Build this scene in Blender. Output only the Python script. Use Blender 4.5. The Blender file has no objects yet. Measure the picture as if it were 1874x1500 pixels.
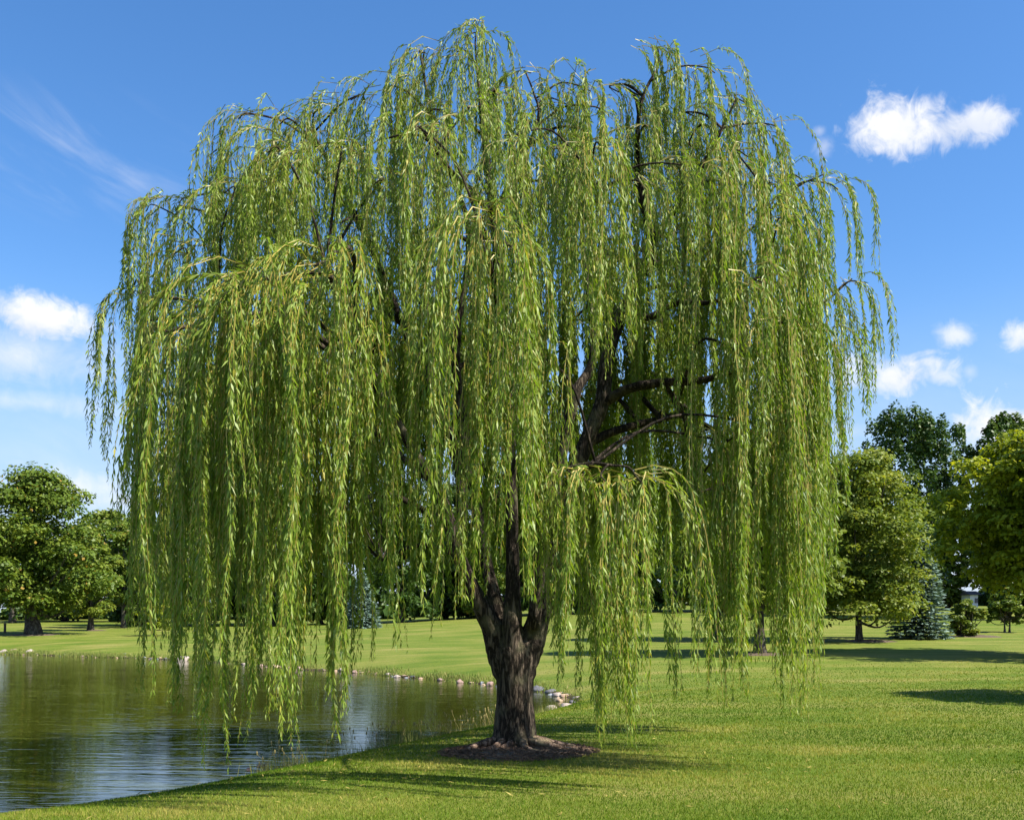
import bpy, math
import numpy as np
from mathutils import Vector

rng = np.random.default_rng(7)
S = bpy.context.scene
COL = S.collection

# ------------------------------------------------------------------ camera, sky, sun, exposure
F, CX, HZ, H = 1900.0, 937.0, 1135.0, 2.1          # focal length in photo pixels, centre column, horizon row, eye height
cam = bpy.data.cameras.new('camera')
cam.sensor_width = 36.0
cam.lens = 36.0 * F / 1874.0
cam.shift_y = (HZ - 750.0) / 1874.0
cam.clip_end = 6000
cam_o = bpy.data.objects.new('camera', cam)
cam_o.location = (0, 0, H)
cam_o.rotation_euler = (math.pi / 2, 0, 0)
COL.objects.link(cam_o)
S.camera = cam_o

SUN_EL = math.radians(48)
SUN_H = np.array([0.92, -0.392])
sun_dir = Vector((SUN_H[0] * math.cos(SUN_EL), SUN_H[1] * math.cos(SUN_EL), math.sin(SUN_EL)))
sl = bpy.data.lights.new('sun', 'SUN')
sl.energy = 5.0
sl.angle = math.radians(0.55)
sl.color = (1.0, 0.94, 0.83)
so = bpy.data.objects.new('sun', sl)
so.rotation_euler = sun_dir.to_track_quat('Z', 'Y').to_euler()
so.location = (50, -10, 60)
COL.objects.link(so)

S.view_settings.view_transform = 'Standard'
S.view_settings.look = 'None'
S.view_settings.gamma = 1.0
S.view_settings.use_curve_mapping = False
S.view_settings.exposure = 1.2
S.render.engine = 'CYCLES'
S.cycles.max_bounces = 7
S.cycles.diffuse_bounces = 3
S.cycles.glossy_bounces = 3
S.cycles.transmission_bounces = 4
S.cycles.transparent_max_bounces = 4
S.cycles.use_denoising = True
S.cycles.sample_clamp_indirect = 6.0


class NT:
    """tiny node-tree writer"""
    def __init__(self, tree):
        self.t = tree
        tree.nodes.clear()

    def n(self, kind, props=None, **inputs):
        nd = self.t.nodes.new(kind)
        for k, v in (props or {}).items():
            setattr(nd, k, v)
        for k, v in inputs.items():
            self.set(nd, k, v)
        return nd

    def set(self, nd, key, v):
        if isinstance(key, str):
            key = int(key[1:]) if key[0] == 'i' and key[1:].isdigit() else key.replace('_', ' ')
        s = nd.inputs[key]
        if isinstance(v, bpy.types.NodeSocket):
            self.t.links.new(v, s)
        elif isinstance(v, bpy.types.Node):
            self.t.links.new(v.outputs[0], s)
        else:
            s.default_value = v

    def m(self, op, a, b=None, c=None, clamp=False):
        nd = self.t.nodes.new('ShaderNodeMath')
        nd.operation = op
        nd.use_clamp = clamp
        for i, v in enumerate((a, b, c)):
            if v is not None:
                self.set(nd, i, v)
        return nd.outputs[0]

    def mix(self, fac, a, b, mode='MIX'):
        nd = self.t.nodes.new('ShaderNodeMix')
        nd.data_type = 'RGBA'
        nd.blend_type = mode
        self.set(nd, 0, fac)
        self.set(nd, 6, a)
        self.set(nd, 7, b)
        return nd.outputs[2]

    def ramp(self, fac, stops, interp='LINEAR'):
        nd = self.t.nodes.new('ShaderNodeValToRGB')
        nd.color_ramp.interpolation = interp
        el = nd.color_ramp.elements
        while len(el) < len(stops):
            el.new(0.5)
        for e, (p, c) in zip(el, stops):
            e.position = p
            e.color = tuple(c) + (1,) if len(c) == 3 else c
        self.set(nd, 0, fac)
        return nd.outputs[0]

    def smooth(self, v, lo, hi):
        nd = self.t.nodes.new('ShaderNodeMapRange')
        nd.interpolation_type = 'SMOOTHSTEP'
        self.set(nd, 0, v)
        nd.inputs[1].default_value = lo
        nd.inputs[2].default_value = hi
        return nd.outputs[0]


# ---- world: Nishita sky with clouds placed by azimuth and elevation all round
W = bpy.data.worlds.new('World')
S.world = W
W.use_nodes = True
w = NT(W.node_tree)
sky = w.n('ShaderNodeTexSky', dict(sky_type='NISHITA', sun_disc=False, sun_elevation=SUN_EL,
          sun_rotation=math.atan2(SUN_H[0], SUN_H[1]), altitude=200.0,
          air_density=1.0, dust_density=0.6, ozone_density=3.0))
tc = w.n('ShaderNodeTexCoord')
gen = tc.outputs['Generated']
sx = w.n('ShaderNodeSeparateXYZ', None, i0=gen)
az = w.m('ARCTAN2', sx.outputs[0], sx.outputs[1])
elv = w.m('ARCSINE', sx.outputs[2])
nz = w.n('ShaderNodeTexNoise', None, Vector=gen, Scale=17.0, Detail=7.0, Roughness=0.58, Distortion=0.35)
nzh = w.n('ShaderNodeTexNoise', None, Vector=gen, Scale=52.0, Detail=5.0, Roughness=0.6, Distortion=1.1)
nzf = w.m('ADD', w.m('MULTIPLY', w.m('SUBTRACT', nz.outputs[0], 0.5), 0.85), w.m('MULTIPLY', w.m('SUBTRACT', nzh.outputs[0], 0.5), 0.5))
off = w.n('ShaderNodeVectorMath', dict(operation='ADD'), i0=gen, i1=(0.016, -0.004, 0.022))
nz2 = w.n('ShaderNodeTexNoise', None, Vector=off.outputs[0], Scale=17.0, Detail=4.0, Roughness=0.5, Distortion=0.35)


def azel(px, py):
    a = math.atan((px - CX) / F)
    return a, math.atan((HZ - py) / F * math.cos(a))


CLOUDS = [  # px, py, half width px, half height up, half height down, opacity, softness
    (1650, 232, 105, 62, 52, 1.0, 0.45), (1760, 228, 88, 32, 36, 0.85, 0.5),
    (1508, 268, 22, 20, 22, 0.4, 0.8), (1500, 240, 16, 10, 12, 0.3, 0.8),
    (1752, 612, 44, 26, 30, 0.75, 0.75), (1868, 610, 46, 30, 28, 0.85, 0.6),
    (1630, 690, 125, 58, 40, 0.95, 0.55), (1720, 690, 46, 26, 24, 0.7, 0.7), (1775, 680, 22, 18, 20, 0.4, 0.9),
    (1815, 775, 100, 58, 55, 0.95, 0.6), (1560, 790, 200, 40, 30, 0.35, 0.9),
    (95, 590, 95, 44, 44, 1.0, 0.55), (30, 650, 260, 75, 80, 0.80, 0.95), (60, 738, 280, 42, 38, 0.62, 1.0),
    (140, 890, 190, 60, 70, 0.85, 0.9), (30, 845, 80, 26, 30, 0.45, 0.9), (230, 915, 200, 40, 45, 0.75, 0.9),
    # the same sort of fair-weather cloud beyond the frame
    (-420, 640, 230, 80, 50, 0.95, 0.5), (-900, 420, 260, 110, 70, 0.9, 0.5), (2300, 520, 200, 80, 60, 0.95, 0.5),
    (2700, 820, 300, 60, 40, 0.9, 0.6), (1100, -700, 220, 90, 70, 0.9, 0.5), (300, -500, 160, 70, 60, 0.8, 0.5),
]
dens = None
shad = None
for px, py, hw, hu, hd, op, soft in CLOUDS:
    a0, e0 = azel(px, py)
    dx = w.m('DIVIDE', w.m('SUBTRACT', az, a0), hw / F)
    dy = w.m('SUBTRACT', elv, e0)
    dyy = w.m('MAXIMUM', w.m('DIVIDE', dy, hu / F), w.m('DIVIDE', dy, -hd / F))
    d = w.m('SQRT', w.m('ADD', w.m('MULTIPLY', dx, dx), w.m('MULTIPLY', dyy, dyy)))
    v = w.m('ADD', w.m('SUBTRACT', 1.0, d), w.m('MULTIPLY', nzf, 1.3 if soft >= 0.9 else 2.3))
    v = w.m('MULTIPLY', w.smooth(v, -0.05, soft * 1.5), op)
    dens = v if dens is None else w.m('MAXIMUM', dens, v)
    sh_ = w.m('MULTIPLY', v, w.m('MULTIPLY_ADD', dy, -0.75 * F / hd, 0.25, clamp=True))
    shad = sh_ if shad is None else w.m('MAXIMUM', shad, sh_)
for bx, by, bs in ((2.4, 0.35, 0.30), (-2.3, 0.5, 0.35), (3.05, 0.3, 0.3), (-2.9, 0.8, 0.3), (1.7, 0.75, 0.28), (-1.5, 0.22, 0.25)):
    dx = w.m('DIVIDE', w.m('SUBTRACT', az, bx), bs)
    dy = w.m('DIVIDE', w.m('SUBTRACT', elv, by), bs * 0.35)
    d = w.m('SQRT', w.m('ADD', w.m('MULTIPLY', dx, dx), w.m('MULTIPLY', dy, dy)))
    v = w.smooth(w.m('ADD', w.m('SUBTRACT', 1.0, d), w.m('MULTIPLY', nzf, 2.4)), 0.0, 0.5)
    dens = w.m('MAXIMUM', dens, v)
# wispy cirrus streaks high on the left
cv = w.n('ShaderNodeCombineXYZ')
w.set(cv, 0, w.m('ADD', w.m('MULTIPLY', az, 7.0), w.m('MULTIPLY', elv, 3.0)))
w.set(cv, 1, w.m('ADD', w.m('MULTIPLY', elv, 24.0), w.m('MULTIPLY', az, 9.0)))
wn = w.n('ShaderNodeTexNoise', None, Vector=cv.outputs[0], Scale=1.0, Detail=5.0, Roughness=0.55, Distortion=0.9)
wisp = w.smooth(wn.outputs[0], 0.42, 0.95)
a0, e0 = azel(130, 285)
dx = w.m('DIVIDE', w.m('SUBTRACT', az, a0), 280 / F)
dy = w.m('DIVIDE', w.m('SUBTRACT', elv, e0), 125 / F)
wm = w.smooth(w.m('SUBTRACT', 1.0, w.m('SQRT', w.m('ADD', w.m('MULTIPLY', dx, dx), w.m('MULTIPLY', dy, dy)))), 0.0, 0.7)
dens = w.m('MAXIMUM', dens, w.m('MULTIPLY', w.m('MULTIPLY', wisp, wm), 0.38))
# thin pale haze low over the horizon, all round
hz = w.m('MULTIPLY', w.m('SUBTRACT', 1.0, w.smooth(elv, 0.0, 0.30)), w.m('MULTIPLY_ADD', wn.outputs[0], 0.9, 0.05))
dens = w.m('MAXIMUM', dens, w.m('MULTIPLY', hz, 0.75))
hs = w.n('ShaderNodeHueSaturation', None, Color=sky.outputs[0], Saturation=1.21, Hue=0.497, Value=0.95)
skyc = w.mix(1.0, hs.outputs[0], (0.90, 0.945, 1.06, 1), 'MULTIPLY')
skyc = w.mix(w.m('MULTIPLY', w.m('SUBTRACT', 1.0, w.smooth(elv, 0.02, 0.34)), 0.85), skyc, (1.85, 2.85, 4.15, 1))
relief = w.m('ADD', w.m('MULTIPLY_ADD', w.m('SUBTRACT', nz2.outputs[0], nz.outputs[0]), 2.0, 0.10), w.m('MULTIPLY', shad, 0.8), clamp=True)
SKY_STR = 0.095
cw = 0.47 / SKY_STR
ccol = w.mix(relief, (cw, cw, cw * 1.02, 1), (cw * 0.72, cw * 0.78, cw * 0.90, 1))
bg = w.n('ShaderNodeBackground', None, Color=w.mix(dens, skyc, ccol), Strength=SKY_STR)
wo = w.n('ShaderNodeOutputWorld', None, Surface=bg.outputs[0])


# ------------------------------------------------------------------ helpers
def P(px, py, Y):
    return np.array([(px - CX) / F * Y, Y, H - (py - HZ) / F * Y])


def make_mesh(name, verts, faces, mats, tint=None, smooth=False):
    """faces: list of (int array [n,k], material index)"""
    me = bpy.data.meshes.new(name)
    verts = np.asarray(verts, dtype=np.float32)
    me.vertices.add(len(verts))
    me.vertices.foreach_set('co', verts.ravel())
    faces = [(np.asarray(f, dtype=np.int32), m) for f, m in faces if len(f)]
    nl = sum(f.size for f, m in faces)
    npoly = sum(len(f) for f, m in faces)
    me.loops.add(nl)
    me.loops.foreach_set('vertex_index', np.concatenate([f.ravel() for f, m in faces]))
    me.polygons.add(npoly)
    tot = np.concatenate([np.full(len(f), f.shape[1], np.int32) for f, m in faces])
    st = np.concatenate([[0], np.cumsum(tot)[:-1]]).astype(np.int32)
    me.polygons.foreach_set('loop_start', st)
    me.polygons.foreach_set('material_index', np.concatenate([np.full(len(f), m, np.int32) for f, m in faces]))
    if smooth is not False:
        if smooth is True:
            sm = np.ones(npoly, bool)
        else:
            sm = np.concatenate([np.full(len(f), m in smooth) for f, m in faces])
        me.polygons.foreach_set('use_smooth', sm)
    else:
        me.polygons.foreach_set('use_smooth', np.zeros(npoly, bool))
    if tint is not None:
        at = me.attributes.new('tint', 'FLOAT', 'POINT')
        at.data.foreach_set('value', np.asarray(tint, dtype=np.float32))
    for m in mats:
        me.materials.append(m)
    me.update(calc_edges=True)
    return me


def obj(name, me, parent=None, loc=(0, 0, 0)):
    o = bpy.data.objects.new(name, me)
    o.location = loc
    COL.objects.link(o)
    if parent is not None:
        o.parent = parent
    return o


def thing(name, label, cat, loc=(0, 0, 0), group=None):
    o = bpy.data.objects.new(name, None)
    o.location = loc
    o.empty_display_size = 0.3
    COL.objects.link(o)
    o['label'] = label
    o['category'] = cat
    if group:
        o['group'] = group
    return o


def tag(o, label=None, cat=None, group=None, kind=None):
    for k, v in (('label', label), ('category', cat), ('group', group), ('kind', kind)):
        if v:
            o[k] = v
    return o


def nrm(v):
    return v / np.maximum(np.linalg.norm(v, axis=-1, keepdims=True), 1e-9)


def catmull(pts, per=6):
    pts = np.asarray(pts, float)
    p = np.vstack([2 * pts[0] - pts[1], pts, 2 * pts[-1] - pts[-2]])
    out = []
    for i in range(1, len(p) - 2):
        t = np.linspace(0, 1, per, endpoint=False)[:, None]
        a, b, c, d = p[i - 1], p[i], p[i + 1], p[i + 2]
        out.append(0.5 * ((2 * b) + (-a + c) * t + (2 * a - 5 * b + 4 * c - d) * t ** 2 + (-a + 3 * b - 3 * c + d) * t ** 3))
    out.append(pts[-1:])
    return np.vstack(out)


def tube(path, rad, sides=8, rough=0.0, rg=rng, cap=True):
    """closed tapered tube along path; returns verts, quads, tris"""
    path = np.asarray(path, float)
    n = len(path)
    rad = np.broadcast_to(np.asarray(rad, float), (n,))
    T = nrm(np.gradient(path, axis=0))
    ref = np.array([0.31, 0.95, 0.05])
    A = nrm(np.cross(T, ref))
    B = np.cross(T, A)
    th = np.linspace(0, 2 * np.pi, sides, endpoint=False)
    r = rad[:, None] * (1 + rough * rg.normal(size=(n, sides)))
    V = path[:, None, :] + r[:, :, None] * (np.cos(th)[None, :, None] * A[:, None, :] + np.sin(th)[None, :, None] * B[:, None, :])
    V = V.reshape(-1, 3)
    i = np.arange(n - 1)[:, None] * sides
    j = np.arange(sides)[None, :]
    k = (j + 1) % sides
    Q = np.stack([i + j, i + k, i + sides + k, i + sides + j], -1).reshape(-1, 4)
    T3 = []
    if cap:
        c0, c1 = len(V), len(V) + 1
        V = np.vstack([V, path[:1], path[-1:] + T[-1:] * rad[-1]])
        jj = np.arange(sides)
        kk = (jj + 1) % sides
        T3 = np.vstack([np.stack([np.full(sides, c0), kk, jj], -1), np.stack([np.full(sides, c1), (n - 1) * sides + jj, (n - 1) * sides + kk], -1)])
    return V, Q, np.asarray(T3, int).reshape(-1, 3)


class Acc:
    def __init__(self):
        self.v, self.f, self.t, self.n = [], [], [], 0

    def add(self, V, faces, tint=0.5):
        self.v.append(V)
        for F_, m in faces:
            if len(F_):
                self.f.append((np.asarray(F_) + self.n, m))
        self.t.append(np.broadcast_to(np.asarray(tint, float), (len(V),)))
        self.n += len(V)

    def tube(self, path, rad, sides=8, m=0, rough=0.0, tint=0.5):
        V, Q, T = tube(path, rad, sides, rough)
        self.add(V, [(Q, m), (T, m)], tint)

    def mesh(self, name, mats, smooth=False):
        return make_mesh(name, np.vstack(self.v), self.f, mats, np.concatenate(self.t), smooth)


_lat = rng.random((64, 64))


def vnoise(x, y):
    """cheap smooth value noise, 0..1"""
    xi, yi = np.floor(x).astype(int), np.floor(y).astype(int)
    fx, fy = x - xi, y - yi
    fx, fy = fx * fx * (3 - 2 * fx), fy * fy * (3 - 2 * fy)
    g = lambda a, b: _lat[a % 64, b % 64]
    return (g(xi, yi) * (1 - fx) + g(xi + 1, yi) * fx) * (1 - fy) + (g(xi, yi + 1) * (1 - fx) + g(xi + 1, yi + 1) * fx) * fy


def sstep(a, b, x):
    t = np.clip((x - a) / (b - a), 0, 1)
    return t * t * (3 - 2 * t)


# ------------------------------------------------------------------ materials
def new_mat(name):
    m = bpy.data.materials.new(name)
    m.use_nodes = True
    return m, NT(m.node_tree)


def leaf_mat(name, stops, trans=0.38, rough=0.42, tgain=(1.25, 1.2, 0.55), spec=0.18):
    m, t = new_mat(name)
    at = t.n('ShaderNodeAttribute', dict(attribute_name='tint'))
    c = t.ramp(at.outputs['Fac'], stops)
    pb = t.n('ShaderNodeBsdfPrincipled', None, Base_Color=c, Roughness=rough)
    pb.inputs['Specular IOR Level'].default_value = spec
    tr = t.n('ShaderNodeBsdfTranslucent', None, Color=t.mix(1.0, c, tuple(tgain) + (1,), 'MULTIPLY'))
    mx = t.n('ShaderNodeMixShader', None, i0=trans, i1=pb.outputs[0], i2=tr.outputs[0])
    t.n('ShaderNodeOutputMaterial', None, Surface=mx.outputs[0])
    return m


M_WILLOW = leaf_mat('willow_leaf', [(0.0, (0.078, 0.138, 0.016)), (0.35, (0.165, 0.245, 0.028)), (0.62, (0.245, 0.32, 0.038)),
                                    (0.85, (0.30, 0.355, 0.12)), (1.0, (0.40, 0.36, 0.05))], 0.42, 0.45, (1.22, 1.35, 0.40), 0.32)
M_MAPLE = leaf_mat('maple_leaf', [(0.0, (0.052, 0.10, 0.014)), (0.5, (0.115, 0.17, 0.022)), (0.9, (0.20, 0.235, 0.032)), (1.0, (0.30, 0.20, 0.04))], 0.34)
M_LIME = leaf_mat('lime_leaf', [(0.0, (0.12, 0.18, 0.012)), (0.5, (0.24, 0.29, 0.018)), (1.0, (0.42, 0.42, 0.03))], 0.45)
M_DARK = leaf_mat('dark_leaf', [(0.0, (0.028, 0.065, 0.014)), (0.6, (0.06, 0.11, 0.022)), (1.0, (0.12, 0.16, 0.034))], 0.25)
M_SAGE = leaf_mat('sage_leaf', [(0.0, (0.075, 0.125, 0.018)), (0.5, (0.155, 0.205, 0.027)), (1.0, (0.28, 0.29, 0.042))], 0.38)
M_SPRUCE = leaf_mat('blue_spruce_needle', [(0.0, (0.05, 0.095, 0.07)), (0.6, (0.12, 0.19, 0.155)), (1.0, (0.24, 0.32, 0.285))], 0.12, 0.6)
M_SHOREGRASS = leaf_mat('shore_grass_blade', [(0.0, (0.10, 0.17, 0.03)), (0.5, (0.18, 0.22, 0.05)), (1.0, (0.36, 0.30, 0.13))], 0.3, 0.6)
M_BLADE = leaf_mat('lawn_blade', [(0.0, (0.040, 0.098, 0.004)), (0.40, (0.090, 0.162, 0.008)), (0.70, (0.155, 0.212, 0.016)), (1.0, (0.35, 0.31, 0.08))], 0.32, 0.6, (1.25, 1.2, 0.4), 0.15)


def bark_mat(name, dark, light, scale=14.0, bump=0.6):
    m, t = new_mat(name)
    tc = t.n('ShaderNodeTexCoord')
    mp = t.n('ShaderNodeMapping', None, Vector=tc.outputs['Object'])
    mp.inputs['Scale'].default_value = (1, 1, 0.16)
    n1 = t.n('ShaderNodeTexNoise', None, Vector=mp.outputs[0], Scale=scale, Detail=8.0, Roughness=0.62, Distortion=0.5)
    n2 = t.n('ShaderNodeTexNoise', None, Vector=tc.outputs['Object'], Scale=3.0, Detail=4.0)
    rd = t.m('ABSOLUTE', t.m('SUBTRACT', n1.outputs[0], 0.5))
    n3 = t.n('ShaderNodeTexNoise', None, Vector=mp.outputs[0], Scale=scale * 3.1, Detail=5.0, Roughness=0.7)
    f = t.m('MULTIPLY', t.smooth(rd, 0.0, 0.13), t.m('MULTIPLY_ADD', n3.outputs[0], 0.9, 0.15))
    c = t.ramp(f, [(0.08, dark), (0.62, light)])
    c = t.mix(t.smooth(n2.outputs[0], 0.5, 0.75), c, (light[0] * 0.8, light[1] * 0.95, light[2] * 0.75, 1))
    bp = t.n('ShaderNodeBump', None, Height=f, Strength=bump, Distance=0.05)
    pb = t.n('ShaderNodeBsdfPrincipled', None, Base_Color=c, Roughness=0.9, Normal=bp.outputs[0])
    pb.inputs['Specular IOR Level'].default_value = 0.2
    t.n('ShaderNodeOutputMaterial', None, Surface=pb.outputs[0])
    return m


M_BARK = bark_mat('willow_bark', (0.013, 0.009, 0.006), (0.105, 0.078, 0.056), 11.0, 0.9)
M_BARK2 = bark_mat('tree_bark', (0.03, 0.024, 0.019), (0.13, 0.115, 0.10), 8.0)
M_TRUNK = bark_mat('willow_trunk_bark', (0.018, 0.013, 0.009), (0.175, 0.135, 0.10), 13.0, 0.9)
M_ROOT = bark_mat('root_bark', (0.07, 0.045, 0.032), (0.30, 0.21, 0.16), 10.0)
m, t = new_mat('willow_twig')
tw_at = t.n('ShaderNodeAttribute', dict(attribute_name='tint'))
pb = t.n('ShaderNodeBsdfPrincipled', None, Base_Color=t.ramp(tw_at.outputs['Fac'], [(0.0, (0.14, 0.12, 0.03)), (1.0, (0.38, 0.30, 0.05))]), Roughness=0.5)
t.n('ShaderNodeOutputMaterial', None, Surface=pb.outputs[0])
M_TWIG = m

# lawn
m, t = new_mat('lawn')
geo = t.n('ShaderNodeNewGeometry')
pos = geo.outputs['Position']
nA = t.n('ShaderNodeTexNoise', None, Vector=pos, Scale=0.22, Detail=4.0, Roughness=0.6)
mp = t.n('ShaderNodeMapping', None, Vector=pos)
mp.inputs['Scale'].default_value = (0.10, 0.55, 1)
mp.inputs['Rotation'].default_value = (0, 0, 0.12)
nB = t.n('ShaderNodeTexNoise', None, Vector=mp.outputs[0], Scale=1.0, Detail=4.0, Roughness=0.6)
nC = t.n('ShaderNodeTexNoise', None, Vector=pos, Scale=5.0, Detail=6.0, Roughness=0.7)
nD = t.n('ShaderNodeTexNoise', None, Vector=pos, Scale=55.0, Detail=4.0, Roughness=0.7)
f = t.m('ADD', t.m('MULTIPLY', nA.outputs[0], 0.35), t.m('MULTIPLY', nB.outputs[0], 0.45))
f = t.m('ADD', f, t.m('MULTIPLY', nC.outputs[0], 0.20))
c = t.ramp(f, [(0.33, (0.058, 0.110, 0.008)), (0.45, (0.108, 0.155, 0.016)), (0.54, (0.165, 0.185, 0.034)), (0.66, (0.27, 0.235, 0.078))])
c = t.mix(0.75, c, t.ramp(nD.outputs[0], [(0.30, (0.40, 0.42, 0.36)), (0.66, (1.12, 1.12, 1.0))]), 'MULTIPLY')
szp = t.n('ShaderNodeSeparateXYZ', None, i0=pos)
c = t.mix(t.smooth(t.m('ADD', szp.outputs[2], t.m('MULTIPLY', nC.outputs[0], 0.08)), -0.36, -0.30), (0.045, 0.033, 0.018, 1), c)
hb = t.m('ADD', nD.outputs[0], t.m('MULTIPLY', nC.outputs[0], 0.6))
bp = t.n('ShaderNodeBump', None, Height=hb, Strength=0.5, Distance=0.05)
pb = t.n('ShaderNodeBsdfPrincipled', None, Base_Color=c, Roughness=0.85, Normal=bp.outputs[0])
pb.inputs['Specular IOR Level'].default_value = 0.15
t.n('ShaderNodeOutputMaterial', None, Surface=pb.outputs[0])
M_LAWN = m

# water
m, t = new_mat('pond_water')
geo = t.n('ShaderNodeNewGeometry')
mp = t.n('ShaderNodeMapping', None, Vector=geo.outputs['Position'])
mp.inputs['Scale'].default_value = (0.45, 2.5, 1)
mp.inputs['Rotation'].default_value = (0, 0, -0.10)
n1 = t.n('ShaderNodeTexNoise', None, Vector=mp.outputs[0], Scale=1.15, Detail=3.0, Roughness=0.5, Distortion=0.3)
n2 = t.n('ShaderNodeTexNoise', None, Vector=mp.outputs[0], Scale=4.2, Detail=2.0, Roughness=0.5)
n3 = t.n('ShaderNodeTexNoise', None, Vector=geo.outputs['Position'], Scale=0.10, Detail=2.0)
hgt = t.m('ADD', n1.outputs[0], t.m('MULTIPLY', n2.outputs[0], 0.28))
hgt = t.m('MULTIPLY', hgt, t.m('MULTIPLY_ADD', n3.outputs[0], 1.6, 0.0))
bp = t.n('ShaderNodeBump', None, Height=hgt, Strength=0.5, Distance=0.026)
pb = t.n('ShaderNodeBsdfPrincipled', None, Base_Color=(0.032, 0.037, 0.005, 1), Roughness=0.03, Normal=bp.outputs[0], IOR=1.333)
t.n('ShaderNodeOutputMaterial', None, Surface=pb.outputs[0])
M_WATER = m


def simple_mat(name, a, b, scale=8.0, rough=0.85, bump=0.4, dist=0.03):
    m, t = new_mat(name)
    tc = t.n('ShaderNodeTexCoord')
    n1 = t.n('ShaderNodeTexNoise', None, Vector=tc.outputs['Object'], Scale=scale, Detail=6.0, Roughness=0.65)
    bp = t.n('ShaderNodeBump', None, Height=n1.outputs[0], Strength=bump, Distance=dist)
    pb = t.n('ShaderNodeBsdfPrincipled', None, Base_Color=t.ramp(n1.outputs[0], [(0.3, a), (0.7, b)]), Roughness=rough, Normal=bp.outputs[0])
    t.n('ShaderNodeOutputMaterial', None, Surface=pb.outputs[0])
    return m


M_ROCK = {
    'pale': simple_mat('pale_rock', (0.20, 0.165, 0.14), (0.42, 0.355, 0.315)),
    'pinkish': simple_mat('pinkish_rock', (0.17, 0.11, 0.09), (0.34, 0.235, 0.20)),
    'dark grey': simple_mat('dark_rock', (0.06, 0.06, 0.065), (0.15, 0.15, 0.16)),
    'bluish grey': simple_mat('bluish_rock', (0.16, 0.18, 0.21), (0.30, 0.32, 0.36)),
    'tan': simple_mat('tan_rock', (0.26, 0.17, 0.10), (0.45, 0.33, 0.23)),
}
M_MULCH = simple_mat('mulch', (0.03, 0.020, 0.013), (0.15, 0.105, 0.068), 22.0, 0.95, 1.0, 0.04)
M_CHIP = simple_mat('wood_chip', (0.05, 0.030, 0.019), (0.20, 0.125, 0.08), 9.0)
M_WHITE = simple_mat('white_render', (0.62, 0.62, 0.64), (0.74, 0.74, 0.75), 3.0)
M_ROOF = simple_mat('roof_felt', (0.06, 0.05, 0.06), (0.1, 0.09, 0.1), 6.0)
M_GLASSY = simple_mat('window_glass', (0.03, 0.035, 0.05), (0.05, 0.06, 0.08), 1.0, 0.1, 0.0)
M_POST = simple_mat('weathered_wood', (0.05, 0.04, 0.03), (0.12, 0.1, 0.08), 12.0)

# ------------------------------------------------------------------ terrain
ZW = -0.45


def U(px, py, z=ZW):
    Y = (H - z) * F / (py - HZ)
    return ((px - CX) / F * Y, Y)


far_bank = [U(-60, 1192), U(0, 1197), U(60, 1198), U(150, 1202), U(250, 1204), U(340, 1209), U(450, 1216), U(545, 1225),
            U(628, 1229), U(726, 1238), U(800, 1244), U(848, 1249), U(900, 1254), U(990, 1266), U(1040, 1277)]
near_bank = [U(1050, 1288), U(1030, 1297), U(1000, 1308), U(960, 1318), U(905, 1334), U(800, 1356), U(680, 1381), U(580, 1402), U(490, 1422),
             U(370, 1446), U(250, 1470), U(120, 1491), U(0, 1508)]
outline = near_bank + [(-8.6, 11.2), (-14, 7), (-30, -6), (-70, -8), (-105, 25), (-100, 72), (-70, 82)] + far_bank
pond = catmull(np.array(outline + [outline[0]]), 4)[:-1]


def pond_d(x, y):
    """signed distance to the shoreline, positive on land"""
    x = np.asarray(x, float).ravel()
    y = np.asarray(y, float).ravel()
    out = np.empty(len(x))
    a, b = pond, np.roll(pond, -1, axis=0)
    e = b - a
    for s in range(0, len(x), 20000):
        px, py = x[s:s + 20000, None], y[s:s + 20000, None]
        wx, wy = px - a[:, 0], py - a[:, 1]
        t_ = np.clip((wx * e[:, 0] + wy * e[:, 1]) / (e ** 2).sum(1), 0, 1)
        d = np.sqrt((wx - t_ * e[:, 0]) ** 2 + (wy - t_ * e[:, 1]) ** 2).min(1)
        cr = ((a[:, 1] > py) != (b[:, 1] > py)) & (px < e[:, 0] * (py - a[:, 1]) / (e[:, 1] + 1e-12) + a[:, 0])
        out[s:s + 20000] = np.where(cr.sum(1) % 2 == 1, -d, d)
    return out


_yy = np.arange(-100, 2500, 1.0)


def prof(ys, zs):
    v = np.interp(_yy, ys, zs)
    k = np.hanning(25)
    return np.convolve(np.pad(v, 12, mode='edge'), k / k.sum(), 'valid')


_right = prof([0, 18, 40, 60, 80, 110, 140, 200, 400, 2000], [0, 0, .25, .70, 1.4, 2.6, 3.8, 5.2, 8, 12])
_left = prof([0, 20, 60, 85, 100, 150, 200, 400, 2000], [0, 0, .1, .4, .85, 1.9, 2.6, 5, 8])


def gz(x, y, d=None):
    x = np.atleast_1d(np.asarray(x, float))
    y = np.atleast_1d(np.asarray(y, float))
    sh = x.shape
    x, y = x.ravel(), y.ravel()
    t_ = sstep(-28, 22, x)
    base = np.interp(y, _yy, _left) * (1 - t_) + np.interp(y, _yy, _right) * t_
    base = base + 0.05 * (vnoise(x * 0.12 + 5, y * 0.12 + 9) - 0.5) * sstep(14, 30, y)
    if d is None:
        d = pond_d(x, y)
    wdt = np.where(y > 30, 2.6, 1.15)
    out_ = ZW + (base - ZW) * (1 - np.exp(-np.maximum(d, 0) / wdt)) + 0.03 * sstep(0, 0.15, d)
    in_ = ZW - 0.9 * (1 - np.exp(np.minimum(d, 0) / 1.6))
    return np.where(d > 0, out_, in_).reshape(sh)


def axis(segs):
    v = []
    for a, b, s in segs:
        v.append(np.arange(a, b, s))
    return np.concatenate(v + [[segs[-1][1]]])


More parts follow.
